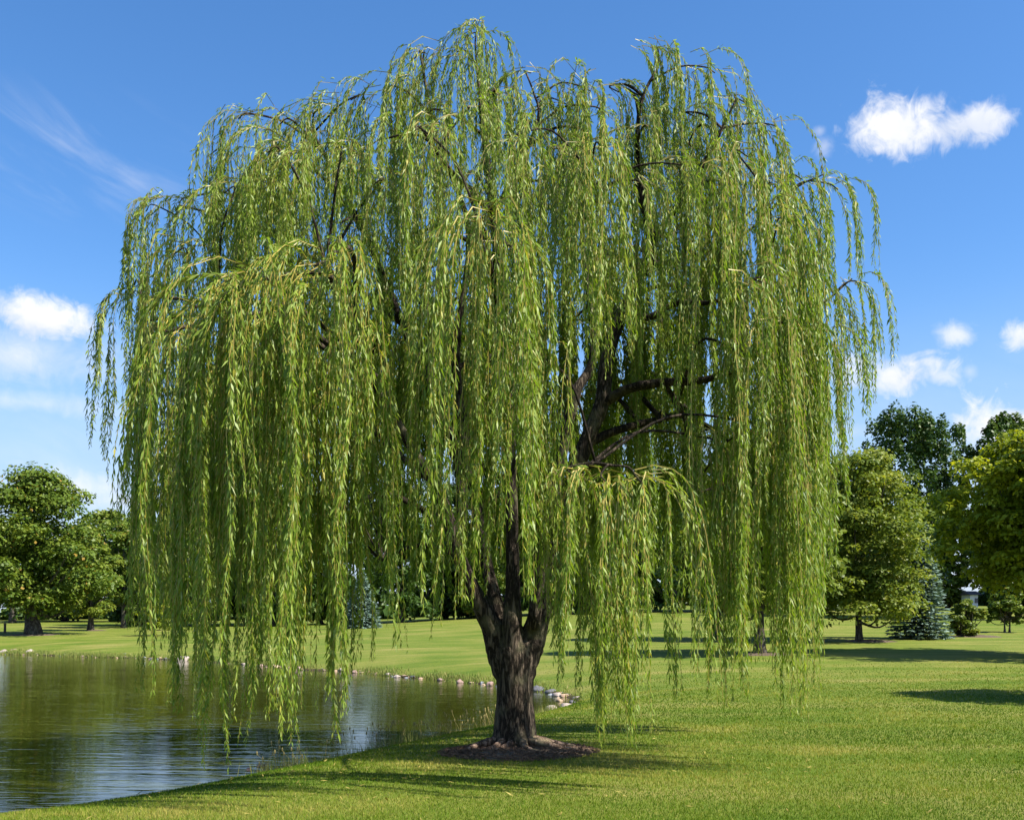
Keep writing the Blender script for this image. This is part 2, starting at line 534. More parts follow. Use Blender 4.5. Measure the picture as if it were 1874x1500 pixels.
xs = axis([(-2000, -400, 200), (-400, -120, 14), (-120, -60, 4), (-60, -16, 1.0), (-16, 14, 0.28), (14, 60, 1.2), (60, 120, 5), (120, 400, 20), (400, 2000, 200)])
ys = axis([(-400, -40, 60), (-40, 6, 4), (6, 37, 0.28), (37, 90, 0.8), (90, 180, 3.5), (180, 400, 20), (400, 2400, 200)])
GX, GY = np.meshgrid(xs, ys)
GZ = gz(GX, GY)
nx, ny = len(xs), len(ys)
i = np.arange(ny - 1)[:, None] * nx
j = np.arange(nx - 1)[None, :]
Q = np.stack([i + j, i + j + 1, i + nx + j + 1, i + nx + j], -1).reshape(-1, 4)
ground = obj('lawn_ground', make_mesh('lawn_ground', np.stack([GX, GY, GZ], -1).reshape(-1, 3), [(Q, 0)], [M_LAWN], smooth=True))
tag(ground, kind='structure')

wx = np.arange(-110, 8, 1.5)
wy = np.arange(-12, 88, 1.0)
WX, WY = np.meshgrid(wx, wy)
Dw = pond_d(WX, WY).reshape(WX.shape)
i = np.arange(len(wy) - 1)[:, None] * len(wx)
j = np.arange(len(wx) - 1)[None, :]
Q = np.stack([i + j, i + j + 1, i + len(wx) + j + 1, i + len(wx) + j], -1).reshape(-1, 4)
Q = Q[Dw.ravel()[Q].min(1) < 0.6]
used, inv = np.unique(Q, return_inverse=True)
wv = np.stack([WX.ravel(), WY.ravel(), np.full(WX.size, ZW)], -1)[used]
tag(obj('pond_water', make_mesh('pond_water', wv, [(inv.reshape(-1, 4), 0)], [M_WATER], smooth=True)), kind='structure')

# ------------------------------------------------------------------ background trees
def leaves_from(pos, nvec, size, rg, asp=0.7):
    """kites at pos facing roughly nvec"""
    n = len(pos)
    N = nrm(nvec + 0.55 * rg.normal(size=(n, 3)))
    A = nrm(np.cross(N, rg.normal(size=(n, 3))))
    B = np.cross(N, A)
    L = (size * rg.uniform(0.65, 1.3, n))[:, None]
    b = pos - A * L * 0.5
    tip = pos + A * L * 0.5 - np.array([0, 0, 1]) * L * 0.12
    mid = pos - A * L * 0.05
    l = mid + B * L * asp * 0.5
    r = mid - B * L * asp * 0.5
    V = np.stack([b, l, tip, r], 1).reshape(-1, 3)
    return V, np.arange(4 * n).reshape(n, 4)


def broadleaf(seed, h, r, zlow, leafmat, nleaf=8000, leaf=0.33, trunk_r=0.32, nclump=90, shape='round', lean=0.0, stems=1, upright=0.0):
    """returns (trunk mesh, crown mesh) for a tree of height h, crown radius r, foliage from zlow up"""
    rg = np.random.default_rng(seed)
    ch = h - zlow
    cen = []
    while len(cen) < nclump:
        a = rg.uniform(0, 2 * np.pi)
        u = rg.uniform(0.02, 1.0)                       # height in the crown
        if shape == 'round':
            env = math.sqrt(max(0.0, 1 - ((u - 0.42) / 0.60) ** 2))
        elif shape == 'oval':
            env = math.sqrt(max(0.0, 1 - ((u - 0.38) / 0.64) ** 2)) ** 1.2
        elif shape == 'vase':
            env = (0.35 + 0.95 * u) * math.sqrt(max(0, 1 - max(0, (u - 0.6) / 0.42) ** 2))
        else:
            env = (1 - u) ** 0.75 + 0.06
        env *= 0.70 + 0.56 * vnoise(np.array(a * 1.6 + seed), np.array(u * 4.0 + seed * 3))
        rho = env * rg.uniform(0.0, 1.0) ** 0.42
        cen.append((r * rho * math.cos(a) + lean * u * r, r * rho * math.sin(a), zlow + ch * u * 0.97))
    cen = np.array(cen)
    rc = r * rg.uniform(0.10, 0.27, len(cen)) * (1.0 if upright == 0 else 0.8)
    core = cen * np.array([0.62, 0.62, 1.0])
    cen, rc = np.vstack([cen, core[::3]]), np.concatenate([rc, rc[::3] * 1.5])
    per = rg.multinomial(nleaf, rc ** 2 / (rc ** 2).sum())
    pos, nv, ti = [], [], []
    for c, q, k in zip(cen, rc, per):
        d = nrm(rg.normal(size=(k, 3)))
        d[:, 2] = np.where(rg.random(k) < 0.65, np.abs(d[:, 2]), d[:, 2])
        rad = q * rg.uniform(0.35, 1.0, k)[:, None] ** 0.5
        sc = np.array([1, 1, 0.62]) if upright == 0 else np.array([0.62, 0.62, 1.0 + upright])
        p = c + d * rad * sc
        pos.append(p)
        nv.append(d + np.array([0, 0, 0.75]))
        ti.append(np.clip(rg.normal(0.42 + rg.normal(0, 0.13), 0.17, k), 0, 0.92))
    pos, nv, ti = np.vstack(pos), np.vstack(nv), np.concatenate(ti)
    rr = rg.random(len(ti))
    ti[rr < 0.012] = 1.0
    V, Q = leaves_from(pos, nv, leaf, rg)
    crown = make_mesh('crown', V, [(Q, 0)], [leafmat], np.repeat(ti, 4))
    ac = Acc()
    for s in range(stems):
        ox = 0 if stems == 1 else (s - (stems - 1) / 2) * trunk_r * 5
        top = zlow + ch * 0.72
        zz = np.linspace(-0.3, top, 12)
        wob = np.cumsum(rg.normal(0, 0.03 * r / 5, (12, 2)), 0)
        path = np.stack([ox + wob[:, 0] - wob[1, 0] + lean * r * np.clip((zz - zlow) / ch, 0, 1), wob[:, 1] - wob[1, 1], zz], -1)
        k = np.clip(zz / top, 0, 1)
        rad = trunk_r * (1 - 0.85 * k) + trunk_r * 0.6 * np.exp(-np.maximum(zz, 0) / (trunk_r * 1.4))
        ac.tube(path, rad, 12, 0, 0.03)
        pick = rg.choice(len(cen), 14, replace=False)
        for c in cen[pick]:
            z0 = zlow * 0.85 + (c[2] - zlow) * rg.uniform(0.15, 0.5)
            b0 = np.array([np.interp(z0, zz, path[:, 0]), np.interp(z0, zz, path[:, 1]), z0])
            mid = b0 * 0.5 + c * 0.5 + np.array([0, 0, -0.06 * ch])
            pth = catmull(np.array([b0, mid, c]), 4)
            r0 = max(np.interp(z0, zz, rad) * 0.5, 0.03)
            ac.tube(pth, np.linspace(r0, 0.02, len(pth)), 6, 0)
    return ac.mesh('trunk', [M_BARK2], smooth=True), crown


def spruce(seed, h, r, mat):
    rg = np.random.default_rng(seed)
    V, Qs, ti, n = [], [], [], 0
    pos, dirs, tn = [], [], []
    for z in np.linspace(0.25, h * 0.985, 34):
        k = z / h
        L = r * (1 - k) ** 0.85 + 0.12
        nb = int(7 + 9 * (1 - k))
        a0 = rg.uniform(0, 6.28)
        for b in range(nb):
            a = a0 + b * 6.283 / nb + rg.normal(0, 0.12)
            Lb = L * rg.uniform(0.75, 1.1)
            s = np.linspace(0.15, 1, max(4, int(12 * Lb / r) + 3))
            slope = 0.25 - 0.55 * (1 - k)
            x = Lb * s
            zz = z + slope * x * 0.5 + 0.10 * x ** 2 / max(Lb, .2) * 0.6
            p = np.stack([np.cos(a) * x, np.sin(a) * x, zz], -1)
            for side in (-1, 0, 1):
                ang = a + side * 0.75
                d = np.stack([np.cos(ang) * np.ones(len(s)), np.sin(ang) * np.ones(len(s)), np.full(len(s), 0.12 if side == 0 else -0.18)], -1)
                pos.append(p)
                dirs.append(d + 0.15 * rg.normal(size=d.shape))
                tn.append(np.clip(0.25 + 0.5 * s + rg.normal(0, 0.15, len(s)), 0, 1))
    pos, D, tn = np.vstack(pos), nrm(np.vstack(dirs)), np.concatenate(tn)
    m_ = len(pos)
    L = (r * 0.19 * rg.uniform(0.7, 1.25, m_))[:, None]
    Wd = nrm(np.cross(D, np.array([0, 0, 1.0]) + 0.5 * rg.normal(size=(m_, 3))))
    V = np.stack([pos, pos + D * L * 0.45 + Wd * L * 0.2, pos + D * L, pos + D * L * 0.45 - Wd * L * 0.2], 1).reshape(-1, 3)
    crown = make_mesh('crown', V, [(np.arange(4 * m_).reshape(m_, 4), 0)], [mat], np.repeat(tn, 4))
    ac = Acc()
    zz = np.linspace(-0.3, h * 0.97, 8)
    ac.tube(np.stack([zz * 0, zz * 0, zz], -1), np.linspace(0.16, 0.015, 8) * h / 5, 8)
    return ac.mesh('trunk', [M_BARK2], smooth=True), crown


def place_tree(name, label, cat, px, Y, meshes, group, rz=0.0, sc=1.0, X=None):
    X = (px - CX) / F * Y if X is None else X
    z = float(gz(X, Y)[0])
    o = thing(name, label, cat, (X, Y, z), group)
    o.rotation_euler = (0, 0, rz)
    o.scale = (sc, sc, sc)
    obj('trunk', meshes[0], o)
    obj('crown', meshes[1], o)
    return o


def ht(py, Y, px):
    """height above the ground at px,Y of photo row py"""
    X = (px - CX) / F * Y
    return H - (py - HZ) / F * Y - float(gz(X, Y)[0])


G_L, G_B, G_R = 'trees on the far lawn left of the pond', 'trees standing behind the willow', 'trees on the lawn to the right'
Y = 97
place_tree('maple_tree', 'large round maple with dark trunk on the far bank at the left edge', 'tree', 60, Y,
           broadleaf(11, ht(868, Y, 60), 6.9, 2.3, M_MAPLE, 40000, 0.34, 0.62, 240), G_L)
Y = 108
place_tree('maple_tree', 'small yellow-green maple just right of the large left maple', 'tree', 166, Y,
           broadleaf(12, ht(985, Y, 166), 2.9, 1.7, M_SAGE, 17000, 0.27, 0.3, 90), G_L)
Y = 118
place_tree('oak_tree', 'narrow dark tree with a few orange leaves, third from the left edge', 'tree', 226, Y,
           broadleaf(13, ht(955, Y, 226), 3.2, 2.6, M_MAPLE, 18000, 0.3, 0.25, 90), G_L)
Y = 94
place_tree('young_tree', 'small yellow-green young tree seen through the willow strands at left', 'tree', 281, Y,
           broadleaf(14, ht(1098, Y, 281), 1.7, 0.6, M_LIME, 2200, 0.3, 0.12, 30), G_L)
Y = 150
place_tree('distant_tree', 'hazy distant tree in the gap between the left maples and the willow', 'tree', 205, Y,
           broadleaf(15, ht(938, Y, 205), 7.5, 1.0, M_SAGE, 13000, 0.6, 0.35, 130), G_L)
place_tree('distant_tree', 'distant tree behind the large left maple, mostly hidden by its crown', 'tree', 22, 142,
           broadleaf(16, 13, 6, 3.4, M_DARK, 12000, 0.55, 0.4, 110), G_L)
place_tree('distant_tree', 'distant tree behind the small yellow-green maple on the left', 'tree', 120, 156,
           broadleaf(17, 12.5, 6.5, 0.8, M_DARK, 12000, 0.6, 0.4, 110), G_L)

dk = [broadleaf(21, 20, 6.5, 0.3, M_DARK, 20000, 0.6, 0.4, 150, 'oval'), broadleaf(22, 19, 6.0, 0.3, M_MAPLE, 20000, 0.6, 0.4, 150, 'round'),
      broadleaf(23, 21, 6.0, 0.3, M_DARK, 20000, 0.6, 0.4, 150, 'oval')]
row = [(262, 128, 0, .70, 'dark tree at the left edge of the willow curtain, behind the far bank'),
       (335, 125, 1, .80, 'dark tree behind the far left strands of the willow'),
       (415, 132, 2, .82, 'dark tree behind the longest willow strands on the left'),
       (500, 126, 0, .80, 'dark tree behind the left front cascade of the willow'),
       (585, 134, 1, .86, 'dark tree behind the willow, above the middle of the far bank'),
       (735, 128, 2, .84, 'dark tree behind the willow, left of its main fork'),
       (815, 136, 0, .86, 'dark tree behind the leftmost main limb of the willow'),
       (895, 130, 1, .84, 'dark tree directly behind the fork of the willow trunk'),
       (985, 134, 2, .84, 'dark tree behind the right main limb of the willow'),
       (1070, 128, 0, .82, 'dark tree behind the low front cascade right of the trunk'),
       (1150, 130, 1, .84, 'dark tree behind the willow, between its trunk and the right lawn'),
       (1235, 122, 2, .82, 'dark tree behind the willow, left of the slim trunks on the right lawn'),
       (1330, 124, 0, .84, 'dark tree behind the right curtain of the willow'),
       (1420, 120, 1, .86, 'dark tree behind the right edge of the willow curtain'),
       (1500, 118, 2, .80, 'dark tree between the willow and the sage-green maple')]
for k, (px, Y, q, sc, lab) in enumerate(row):
    place_tree('background_tree', lab, 'tree', px, Y, dk[q], G_B, k * 1.3, sc)
Y = 108
place_tree('spruce_tree', 'bluish spruce behind the willow strands left of the trunk', 'spruce', 662, Y, spruce(31, 5.6, 1.9, M_SPRUCE), G_B)

mid1 = broadleaf(24, 9.5, 3.6, 1.9, M_SAGE, 15000, 0.3, 0.24, 120, 'round')
place_tree('maple_tree', 'slim dark trunk tree behind the right willow curtain, nearer the trunk', 'tree', 1312, 66, mid1, G_B, 0.6, 1.05)
place_tree('maple_tree', 'dark trunk tree in a mulch ring behind the right willow curtain', 'tree', 1390, 50, mid1, G_B, 2.2, 1.1)

Y = 63
place_tree('maple_tree', 'sage-green maple with slim grey trunk, just right of the willow', 'tree', 1572, Y,
           broadleaf(41, ht(835, Y, 1590), 4.4, 1.3, M_SAGE, 40000, 0.23, 0.20, 200, 'round'), G_R)
Y = 105
place_tree('tall_tree', 'tall dark green tree with upright branch tips behind the sage-green maple', 'tree', 1665, Y,
           broadleaf(42, ht(762, Y, 1665), 6.2, 1.0, M_DARK, 32000, 0.36, 0.4, 220, 'vase', 0.0, 1, 0.5), G_R)
Y = 66
place_tree('spruce_tree', 'blue spruce with drooping tiers between the maple and the round shrub', 'spruce', 1684, Y,
           spruce(43, ht(958, Y, 1684), 1.75, M_SPRUCE), G_R)
Y = 98
place_tree('tall_tree', 'dark tall tree behind the bright tree at the right edge', 'tree', 1835, Y,
           broadleaf(44, ht(775, Y, 1835), 4.6, 1.2, M_DARK, 24000, 0.36, 0.4, 160, 'vase', 0, 1, 0.3), G_R)
Y = 49
place_tree('lime_tree', 'bright yellow-green tree cut by the right edge of the photo', 'tree', 1893, Y,
           broadleaf(45, ht(795, Y, 1880), 3.9, 3.0, M_LIME, 42000, 0.245, 0.26, 200, 'round'), G_R)
Y = 69
place_tree('round_shrub', 'low round shrub standing alone on the right lawn', 'shrub', 1768, Y,
           broadleaf(46, ht(1098, Y, 1768), 1.32, 0.15, M_SAGE, 6000, 0.2, 0.07, 50, 'round', 0, 3), 'shrubs on the right lawn')
Y = 75
place_tree('round_shrub', 'dark rounded shrub on short stems at the right edge', 'shrub', 1843, Y,
           broadleaf(47, ht(1076, Y, 1843), 1.6, 0.55, M_MAPLE, 7000, 0.22, 0.07, 55, 'round', 0, 2), 'shrubs on the right lawn')
for k, (px, Y, q, sc, lab) in enumerate([
        (1580, 130, 0, .78, 'dark distant tree behind the sage-green maple'),
        (1735, 135, 1, .80, 'dark distant tree behind the blue spruce and the round shrub'),
        (1865, 130, 0, .75, 'dark distant tree behind the shrub at the right edge'),
        (1950, 125, 2, .8, 'dark distant tree beyond the right edge of the photo')]):
    place_tree('background_tree', lab, 'tree', px, Y, dk[q], G_R, 2 + k * 1.7, sc)
# trees just out of frame whose shadows lie across the right lawn
place_tree('lawn_tree', 'tree beyond the right edge whose shadow lies on the near right lawn', 'tree', 0, 24.8, mid1, G_R, 1.0, 0.8, X=17.5)
place_tree('lawn_tree', 'tall tree beyond the right edge casting the long shadow band', 'tree', 0, 43.5,
           broadleaf(48, 15, 4.6, 2.2, M_MAPLE, 8000, 0.36, 0.3, 90), G_R, 1.0, 1.0, X=28.0)

ac = Acc()
rgw = np.random.default_rng(77)
for xw in np.arange(-150, 150, 4.2):
    yw = 175 + rgw.normal(0, 8)
    zg = float(gz(xw, yw)[0])
    hw_ = rgw.uniform(11, 15)
    for q in range(10):
        cz = zg + hw_ * (rgw.uniform(0.0, 0.95) if q < 7 else rgw.uniform(0, 0.2))
        cc = np.array([xw + rgw.normal(0, 2.2), yw + rgw.normal(0, 2.0), cz])
        dd = nrm(rgw.normal(size=(75, 3)))
        V, Q = leaves_from(cc + dd * rgw.uniform(1.0, 2.9) * np.sqrt(rgw.random((75, 1))), dd + np.array([0, 0, .7]), 1.6, rgw)
        ac.add(V, [(Q, 0)], np.repeat(np.clip(rgw.normal(.45, .2, 75), 0, 1), 4))
tag(obj('far_wood', ac.mesh('far_wood', [M_DARK])), 'far-off belt of woodland closing the view behind the lawns', 'woodland', kind='stuff')

# small pale building glimpsed between the shrubs, and a short post on the far left lawn
Y = 128
X = (1783 - CX) / F * Y
b = thing('small_building', 'small pale building glimpsed between the shrubs at right', 'building', (X, Y, float(gz(X, Y)[0])))


def box(x0, x1, y0, y1, z0, z1):
    V = np.array([[x, y, z] for z in (z0, z1) for y in (y0, y1) for x in (x0, x1)], float)
    Q = np.array([[0, 2, 3, 1], [4, 5, 7, 6], [0, 1, 5, 4], [2, 6, 7, 3], [0, 4, 6, 2], [1, 3, 7, 5]])
    return V, Q


V, Q = box(-0.5, 0.45, 0, 2.5, -0.2, 1.9)
obj('wall', make_mesh('wall', V, [(Q, 0)], [M_WHITE]), b)
V = np.array([[-.7, -.3, 1.91], [.8, -.3, 1.91], [.8, 2.8, 1.91], [-.7, 2.8, 1.91], [-.7, 1.25, 2.4], [.8, 1.25, 2.4]])
obj('roof', make_mesh('roof', V, [(np.array([[0, 1, 5, 4], [2, 3, 4, 5], [3, 2, 1, 0]]), 0), (np.array([[0, 4, 3], [1, 2, 5]]), 0)], [M_ROOF]), b)
for x0 in (0.05,):
    V, Q = box(x0, x0 + 0.4, -0.03, 0.02, 0.9, 1.5)
    wn_ = obj('window', make_mesh('window', V, [(Q, 0)], [M_GLASSY]), b)
Y = 101
X = (9 - CX) / F * Y
p = thing('short_post', 'short dark post on the lawn beside the large left maple', 'post', (X, Y, float(gz(X, Y)[0])))
ac = Acc()
ac.tube(np.array([[0, 0, -.2], [0, 0, .2], [0.01, 0, .75], [0.01, 0, .8]]), [0.13, 0.12, 0.11, 0.09], 8)
obj('shaft', ac.mesh('shaft', [M_POST], True), p)
ac = Acc()
ac.tube(np.array([[0.01, 0, .8], [0.01, 0, .86], [0.01, 0, .93]]), [0.15, 0.14, 0.05], 8)
obj('cap', ac.mesh('cap', [M_POST], True), p)

# ------------------------------------------------------------------ mulch
TY = 16.9
TX = (942 - CX) / F * TY
TZ = float(gz(TX, TY)[0])
MC = np.array([TX + 0.06, TY - 0.42])


def mulch_bed(name, cx, cy, rx, ry, hgt, seed):
    rg = np.random.default_rng(seed)
    nr, na = 14, 56
    rr = np.linspace(0, 1, nr)[:, None]
    aa = np.linspace(0, 2 * np.pi, na, endpoint=False)[None, :]
    wob = 1 + 0.08 * np.sin(3 * aa + seed) + 0.05 * np.sin(7 * aa + 2 * seed)
    x = cx + rr * rx * wob * np.cos(aa)
    y = cy + rr * ry * wob * np.sin(aa)
    z = gz(x, y) + hgt * (1 - rr ** 2) + 0.02 * rg.normal(size=x.shape) * (1 - rr) + 0.012 - 0.03 * rr ** 6
    V = np.stack([x, y, z], -1).reshape(-1, 3)
    i = np.arange(nr - 1)[:, None] * na
    j = np.arange(na)[None, :]
    k = (j + 1) % na
    Q = np.stack([i + j, i + k, i + na + k, i + na + j], -1).reshape(-1, 4)
    return tag(obj(name, make_mesh(name, V, [(Q, 0)], [M_MULCH], smooth=True)), kind='structure')


MRX, MRY = 1.22, 1.15
mulch_bed('mulch_bed', MC[0], MC[1], MRX, MRY, 0.06, 1)
for px, Y, r_, s_ in ((1590, 63, 1.6, 2), (1398, 50, 1.4, 3), (1785, 69, 1.7, 4), (62, 97, 2.3, 5), (172, 108, 1.3, 6)):
    X = (px - CX) / F * Y
    mulch_bed('mulch_ring', X, Y, r_, r_ * 0.9, 0.08, s_)


def mulch_z(x, y):
    rr = np.sqrt(((x - MC[0]) / MRX) ** 2 + ((y - MC[1]) / MRY) ** 2)
    return gz(x, y) + 0.06 * np.maximum(0, 1 - rr ** 2)


rg = np.random.default_rng(3)
n = 1800
a = rg.uniform(0, 2 * np.pi, n)
q = np.sqrt(rg.random(n)) * 1.05
cxs, cys = MC[0] + MRX * q * np.cos(a), MC[1] + MRY * q * np.sin(a)
czs = mulch_z(cxs, cys) + rg.uniform(0.008, 0.03, n)
ax1 = nrm(np.stack([rg.normal(size=n), rg.normal(size=n), 0.25 * rg.normal(size=n)], -1)) * rg.uniform(0.012, 0.042, n)[:, None]
ax2 = nrm(np.cross(ax1, np.stack([0.3 * rg.normal(size=n), 0.3 * rg.normal(size=n), np.ones(n)], -1))) * rg.uniform(0.006, 0.016, n)[:, None]
ax3 = nrm(np.cross(ax1, ax2)) * 0.006
c0 = np.stack([cxs, cys, czs], -1)
corn = [c0 + s1 * ax1 + s2 * ax2 + s3 * ax3 for s3 in (-1, 1) for s2 in (-1, 1) for s1 in (-1, 1)]
V = np.stack(corn, 1).reshape(-1, 3)
bq = np.array([[4, 5, 7, 6], [0, 1, 5, 4], [2, 6, 7, 3], [0, 4, 6, 2], [1, 3, 7, 5]])
Q = (np.arange(n)[:, None, None] * 8 + bq[None]).reshape(-1, 4)
tag(obj('wood_chips', make_mesh('wood_chips', V, [(Q, 0)], [M_CHIP])), 'loose brown wood chips covering the mound round the willow trunk', 'mulch', kind='stuff')

# ------------------------------------------------------------------ the willow
willow = thing('willow_tree', 'large weeping willow with hanging curtains of leaves beside the pond', 'willow', (TX, TY, TZ))
WT = np.array([TX, TY, TZ])


def wpart(name, me, parent=None):
    return obj(name, me, parent or willow)


# trunk: furrowed, flaring into roots
nr, na = 70, 96
zz = np.concatenate([np.linspace(-0.12, 0.5, 26), np.linspace(0.53, 2.1, nr - 26)])
th = np.linspace(0, 2 * np.pi, na, endpoint=False)
rad = np.interp(zz, [-0.12, 0.0, 0.08, 0.2, 0.4, 0.7, 1.1, 1.4, 1.6, 1.75, 1.9, 2.1], [0.52, 0.45, 0.405, 0.365, 0.33, 0.305, 0.308, 0.325, 0.32, 0.27, 0.17, 0.03])
R = np.repeat(rad[:, None], na, 1)
fl = np.exp(-np.maximum(zz + 0.02, 0) / 0.16)[:, None]
butt = np.maximum(0, np.cos(2.5 * th + 0.6 + 0.5 * np.sin(th))) ** 2 * 0.22 + np.maximum(0, np.cos(3.5 * th + 2.1)) ** 2 * 0.15
R = R * (1 + fl * (butt[None, :] - 0.10))
low = 0.025 * np.sin(3 * th[None, :] + 0.9 * zz[:, None]) + 0.02 * np.sin(5 * th[None, :] - 1.3 * zz[:, None] + 1)
fur = np.zeros_like(R)
for s_, amp in ((26, 0.022), (44, 0.016)):
    u = th[None, :] / (2 * np.pi) * s_ + 0.9 * vnoise(zz[:, None] * 1.8 + np.zeros_like(R), th[None, :] * 2 + np.zeros_like(R))
    nn = vnoise(u % s_, zz[:, None] * 2.1 + np.zeros_like(R) + s_)
    fur += amp * (np.abs(nn - 0.5) * 2 - 0.5)
R = R * (1 + low) + fur * 0.9
sx_ = 1 + 0.18 * sstep(1.1, 1.9, zz)[:, None]
ctr = np.stack([0.0 * zz, 0.0 * zz], -1)
V = np.stack([R * np.cos(th)[None, :] * sx_, R * np.sin(th)[None, :], zz[:, None] + np.zeros_like(R)], -1)
V = np.concatenate([V.reshape(-1, 3), [[0.0, 0, 2.1]]])
i = np.arange(nr - 1)[:, None] * na
j = np.arange(na)[None, :]
k = (j + 1) % na
Q = np.stack([i + j, i + k, i + na + k, i + na + j], -1).reshape(-1, 4)
jj = np.arange(na)
Tt = np.stack([np.full(na, len(V) - 1), (nr - 1) * na + jj, (nr - 1) * na + (jj + 1) % na], -1)
trunk = wpart('trunk', make_mesh('trunk', V, [(Q, 0), (Tt, 0)], [M_TRUNK], smooth=True))

# surface roots
rg = np.random.default_rng(5)
for a0, L in ((-2.75, 1.1), (-2.2, 0.9), (-1.75, 0.75), (-1.2, 0.95), (-0.75, 1.15), (-0.25, 1.1), (0.5, 0.8), (2.9, 0.9)):
    s = np.linspace(0.25, 1, 12)
    a = a0 + 0.35 * np.sin(s * 4 + a0 * 3) * (s - 0.25)
    x, y = L * s * np.cos(a) + TX, L * s * np.sin(a) + TY
    z = mulch_z(x, y) - TZ + np.linspace(0.10, 0.004, 12)
    pth = np.stack([x - TX, y - TY, z], -1)
    V, Q, T3 = tube(pth, np.linspace(0.085, 0.012, 12), 8, 0.08)
    wpart('root', make_mesh('root', V, [(Q, 0), (T3, 0)], [M_ROOT], smooth=True))

LIMBS = [
    [(930, 1250, 0, .20), (914, 1195, 0, .22), (899, 1145, -.03, .185), (868, 1078, -.1, .15), (838, 1000, -.2, .13), (808, 905, -.35, .115), (748, 795, -.7, .095), (690, 690, -1.2, .075), (640, 570, -1.8, .055), (600, 480, -2.6, .035)],
    [(838, 1000, -.2, .11), (845, 870, .2, .125), (803, 745, .5, .105), (738, 595, .8, .085), (690, 480, 1.0, .065), (620, 330, .8, .045), (560, 230, .6, .025)],
    [(928, 1175, .12, .15), (897, 1060, .35, .115), (872, 930, .7, .105), (850, 800, 1.0, .105), (835, 640, 1.1, .085), (860, 430, .9, .06), (800, 250, .6, .04), (772, 95, .4, .02)],
    [(940, 1230, -.10, .20), (938, 1150, -.16, .18), (938, 1080, -.14, .135), (938, 1010, -.12, .12), (935, 850, -.1, .11), (925, 600, -.2, .10), (905, 395, -.2, .09), (882, 220, -.1, .05), (872, 120, 0, .02)],
    [(905, 395, -.2, .07), (945, 310, -.4, .05), (985, 220, -.2, .03), (972, 160, -.1, .015)],
    [(905, 395, -.2, .06), (855, 345, -.7, .045), (800, 280, -1.8, .03), (772, 235, -2.8, .02)],
    [(952, 1250, 0, .20), (967, 1195, 0, .235), (983, 1145, .02, .215), (997, 1095, .04, .195), (1013, 1030, .07, .175), (1030, 940, .1, .165), (1062, 835, 0, .155), (1100, 735, 0, .145), (1112, 645, .1, .13), (1150, 540, .1, .11), (1190, 450, .1, .095), (1165, 310, .2, .065), (1168, 190, .2, .04), (1200, 120, .1, .02)],
    [(1190, 450, .1, .085), (1222, 402, -.3, .075), (1270, 330, -.6, .055), (1318, 250, -.6, .035), (1340, 205, -.6, .015)],
    [(975, 1150, -.2, .12), (998, 990, -.5, .105), (1030, 825, -.7, .10), (1052, 725, -.8, .10), (1088, 655, -.7, .08), (1085, 560, -.8, .06), (1070, 430, -1.2, .04), (1085, 270, -2.2, .02)],
    [(1103, 738, 0, .11), (1150, 712, -.2, .095), (1210, 702, -.4, .085), (1290, 698, -.7, .065), (1360, 672, -1.0, .05), (1430, 600, -1.6, .03)],
    [(1072, 812, 0, .10), (1130, 787, .2, .08), (1200, 770, .4, .07), (1250, 763, .5, .06), (1310, 792, .7, .04), (1372, 850, .9, .02)],
    [(1215, 702, -.4, .05), (1245, 745, -.2, .04), (1258, 800, 0, .035), (1275, 900, .2, .02)],
    [(1140, 565, .1, .08), (1185, 580, -.2, .07), (1240, 553, -.4, .06), (1310, 550, -.7, .04), (1400, 500, -1, .02)],
    [(1178, 480, .1, .06), (1240, 478, .3, .05), (1310, 445, .5, .035), (1420, 335, .4, .015)],
    [(822, 955, -.3, .09), (790, 942, -.5, .075), (742, 916, -.9, .06), (690, 905, -1.4, .045), (610, 935, -2.2, .02)],
    [(845, 1020, -.1, .07), (805, 1003, .3, .055), (758, 1000, .5, .04), (700, 1030, .8, .02)],
    [(800, 885, -.3, .075), (752, 852, .3, .06), (690, 790, .8, .045), (560, 690, 1.2, .03), (420, 560, 1.0, .02)],
    [(738, 595, .8, .06), (640, 520, 1.2, .045), (480, 420, 1.4, .03), (330, 380, 1.0, .02)],
    [(690, 690, -1.2, .06), (560, 620, -1.6, .045), (400, 560, -1.8, .03), (260, 545, -1.0, .018)],
    [(1290, 698, -.7, .05), (1400, 640, -.4, .04), (1500, 560, 0, .028), (1560, 510, .2, .014)],
    [(1240, 478, .3, .04), (1360, 430, .2, .03), (1450, 350, .1, .022), (1510, 320, 0, .012)],
    [(835, 640, 1.1, .06), (760, 540, 2.2, .045), (700, 430, 3.4, .03)],
    [(1150, 540, .1, .07), (1200, 470, 1.6, .05), (1260, 390, 3.2, .03)],
    [(1012, 980, -.5, .07), (1030, 900, -1.6, .05), (1070, 860, -3.0, .035), (1120, 860, -4.0, .02)],
    [(930, 720, -.1, .06), (915, 600, -1.4, .05), (895, 470, -3.0, .035), (882, 400, -4.2, .018)],
]
nodes = []                                              # attachable limb nodes (world)
for pl in LIMBS:
    pts = np.array([np.append(P(a, b, TY + c), d) for a, b, c, d in pl])
    cm = catmull(pts, 5)
    cm[:, :3] += np.cumsum(rg.normal(0, 0.006, (len(cm), 3)), 0) * np.linspace(0, 1, len(cm))[:, None]
    for q in cm[len(cm) // 4:]:
        nodes.append(q)
    V, Q, T3 = tube(cm[:, :3] - WT, np.maximum(cm[:, 3] * (0.84 if pl[0][1] < 1140 else np.interp(np.arange(len(cm)), [0, 10, 20], [0.95, 0.92, 0.84])), 0.008), 12 if pl[0][3] > 0.12 else 8, 0.05)
    wpart('limb', make_mesh('limb', V, [(Q, 0), (T3, 0)], [M_TRUNK if pl[0][1] > 1140 else M_BARK], smooth=True))
nodes = np.array(nodes)

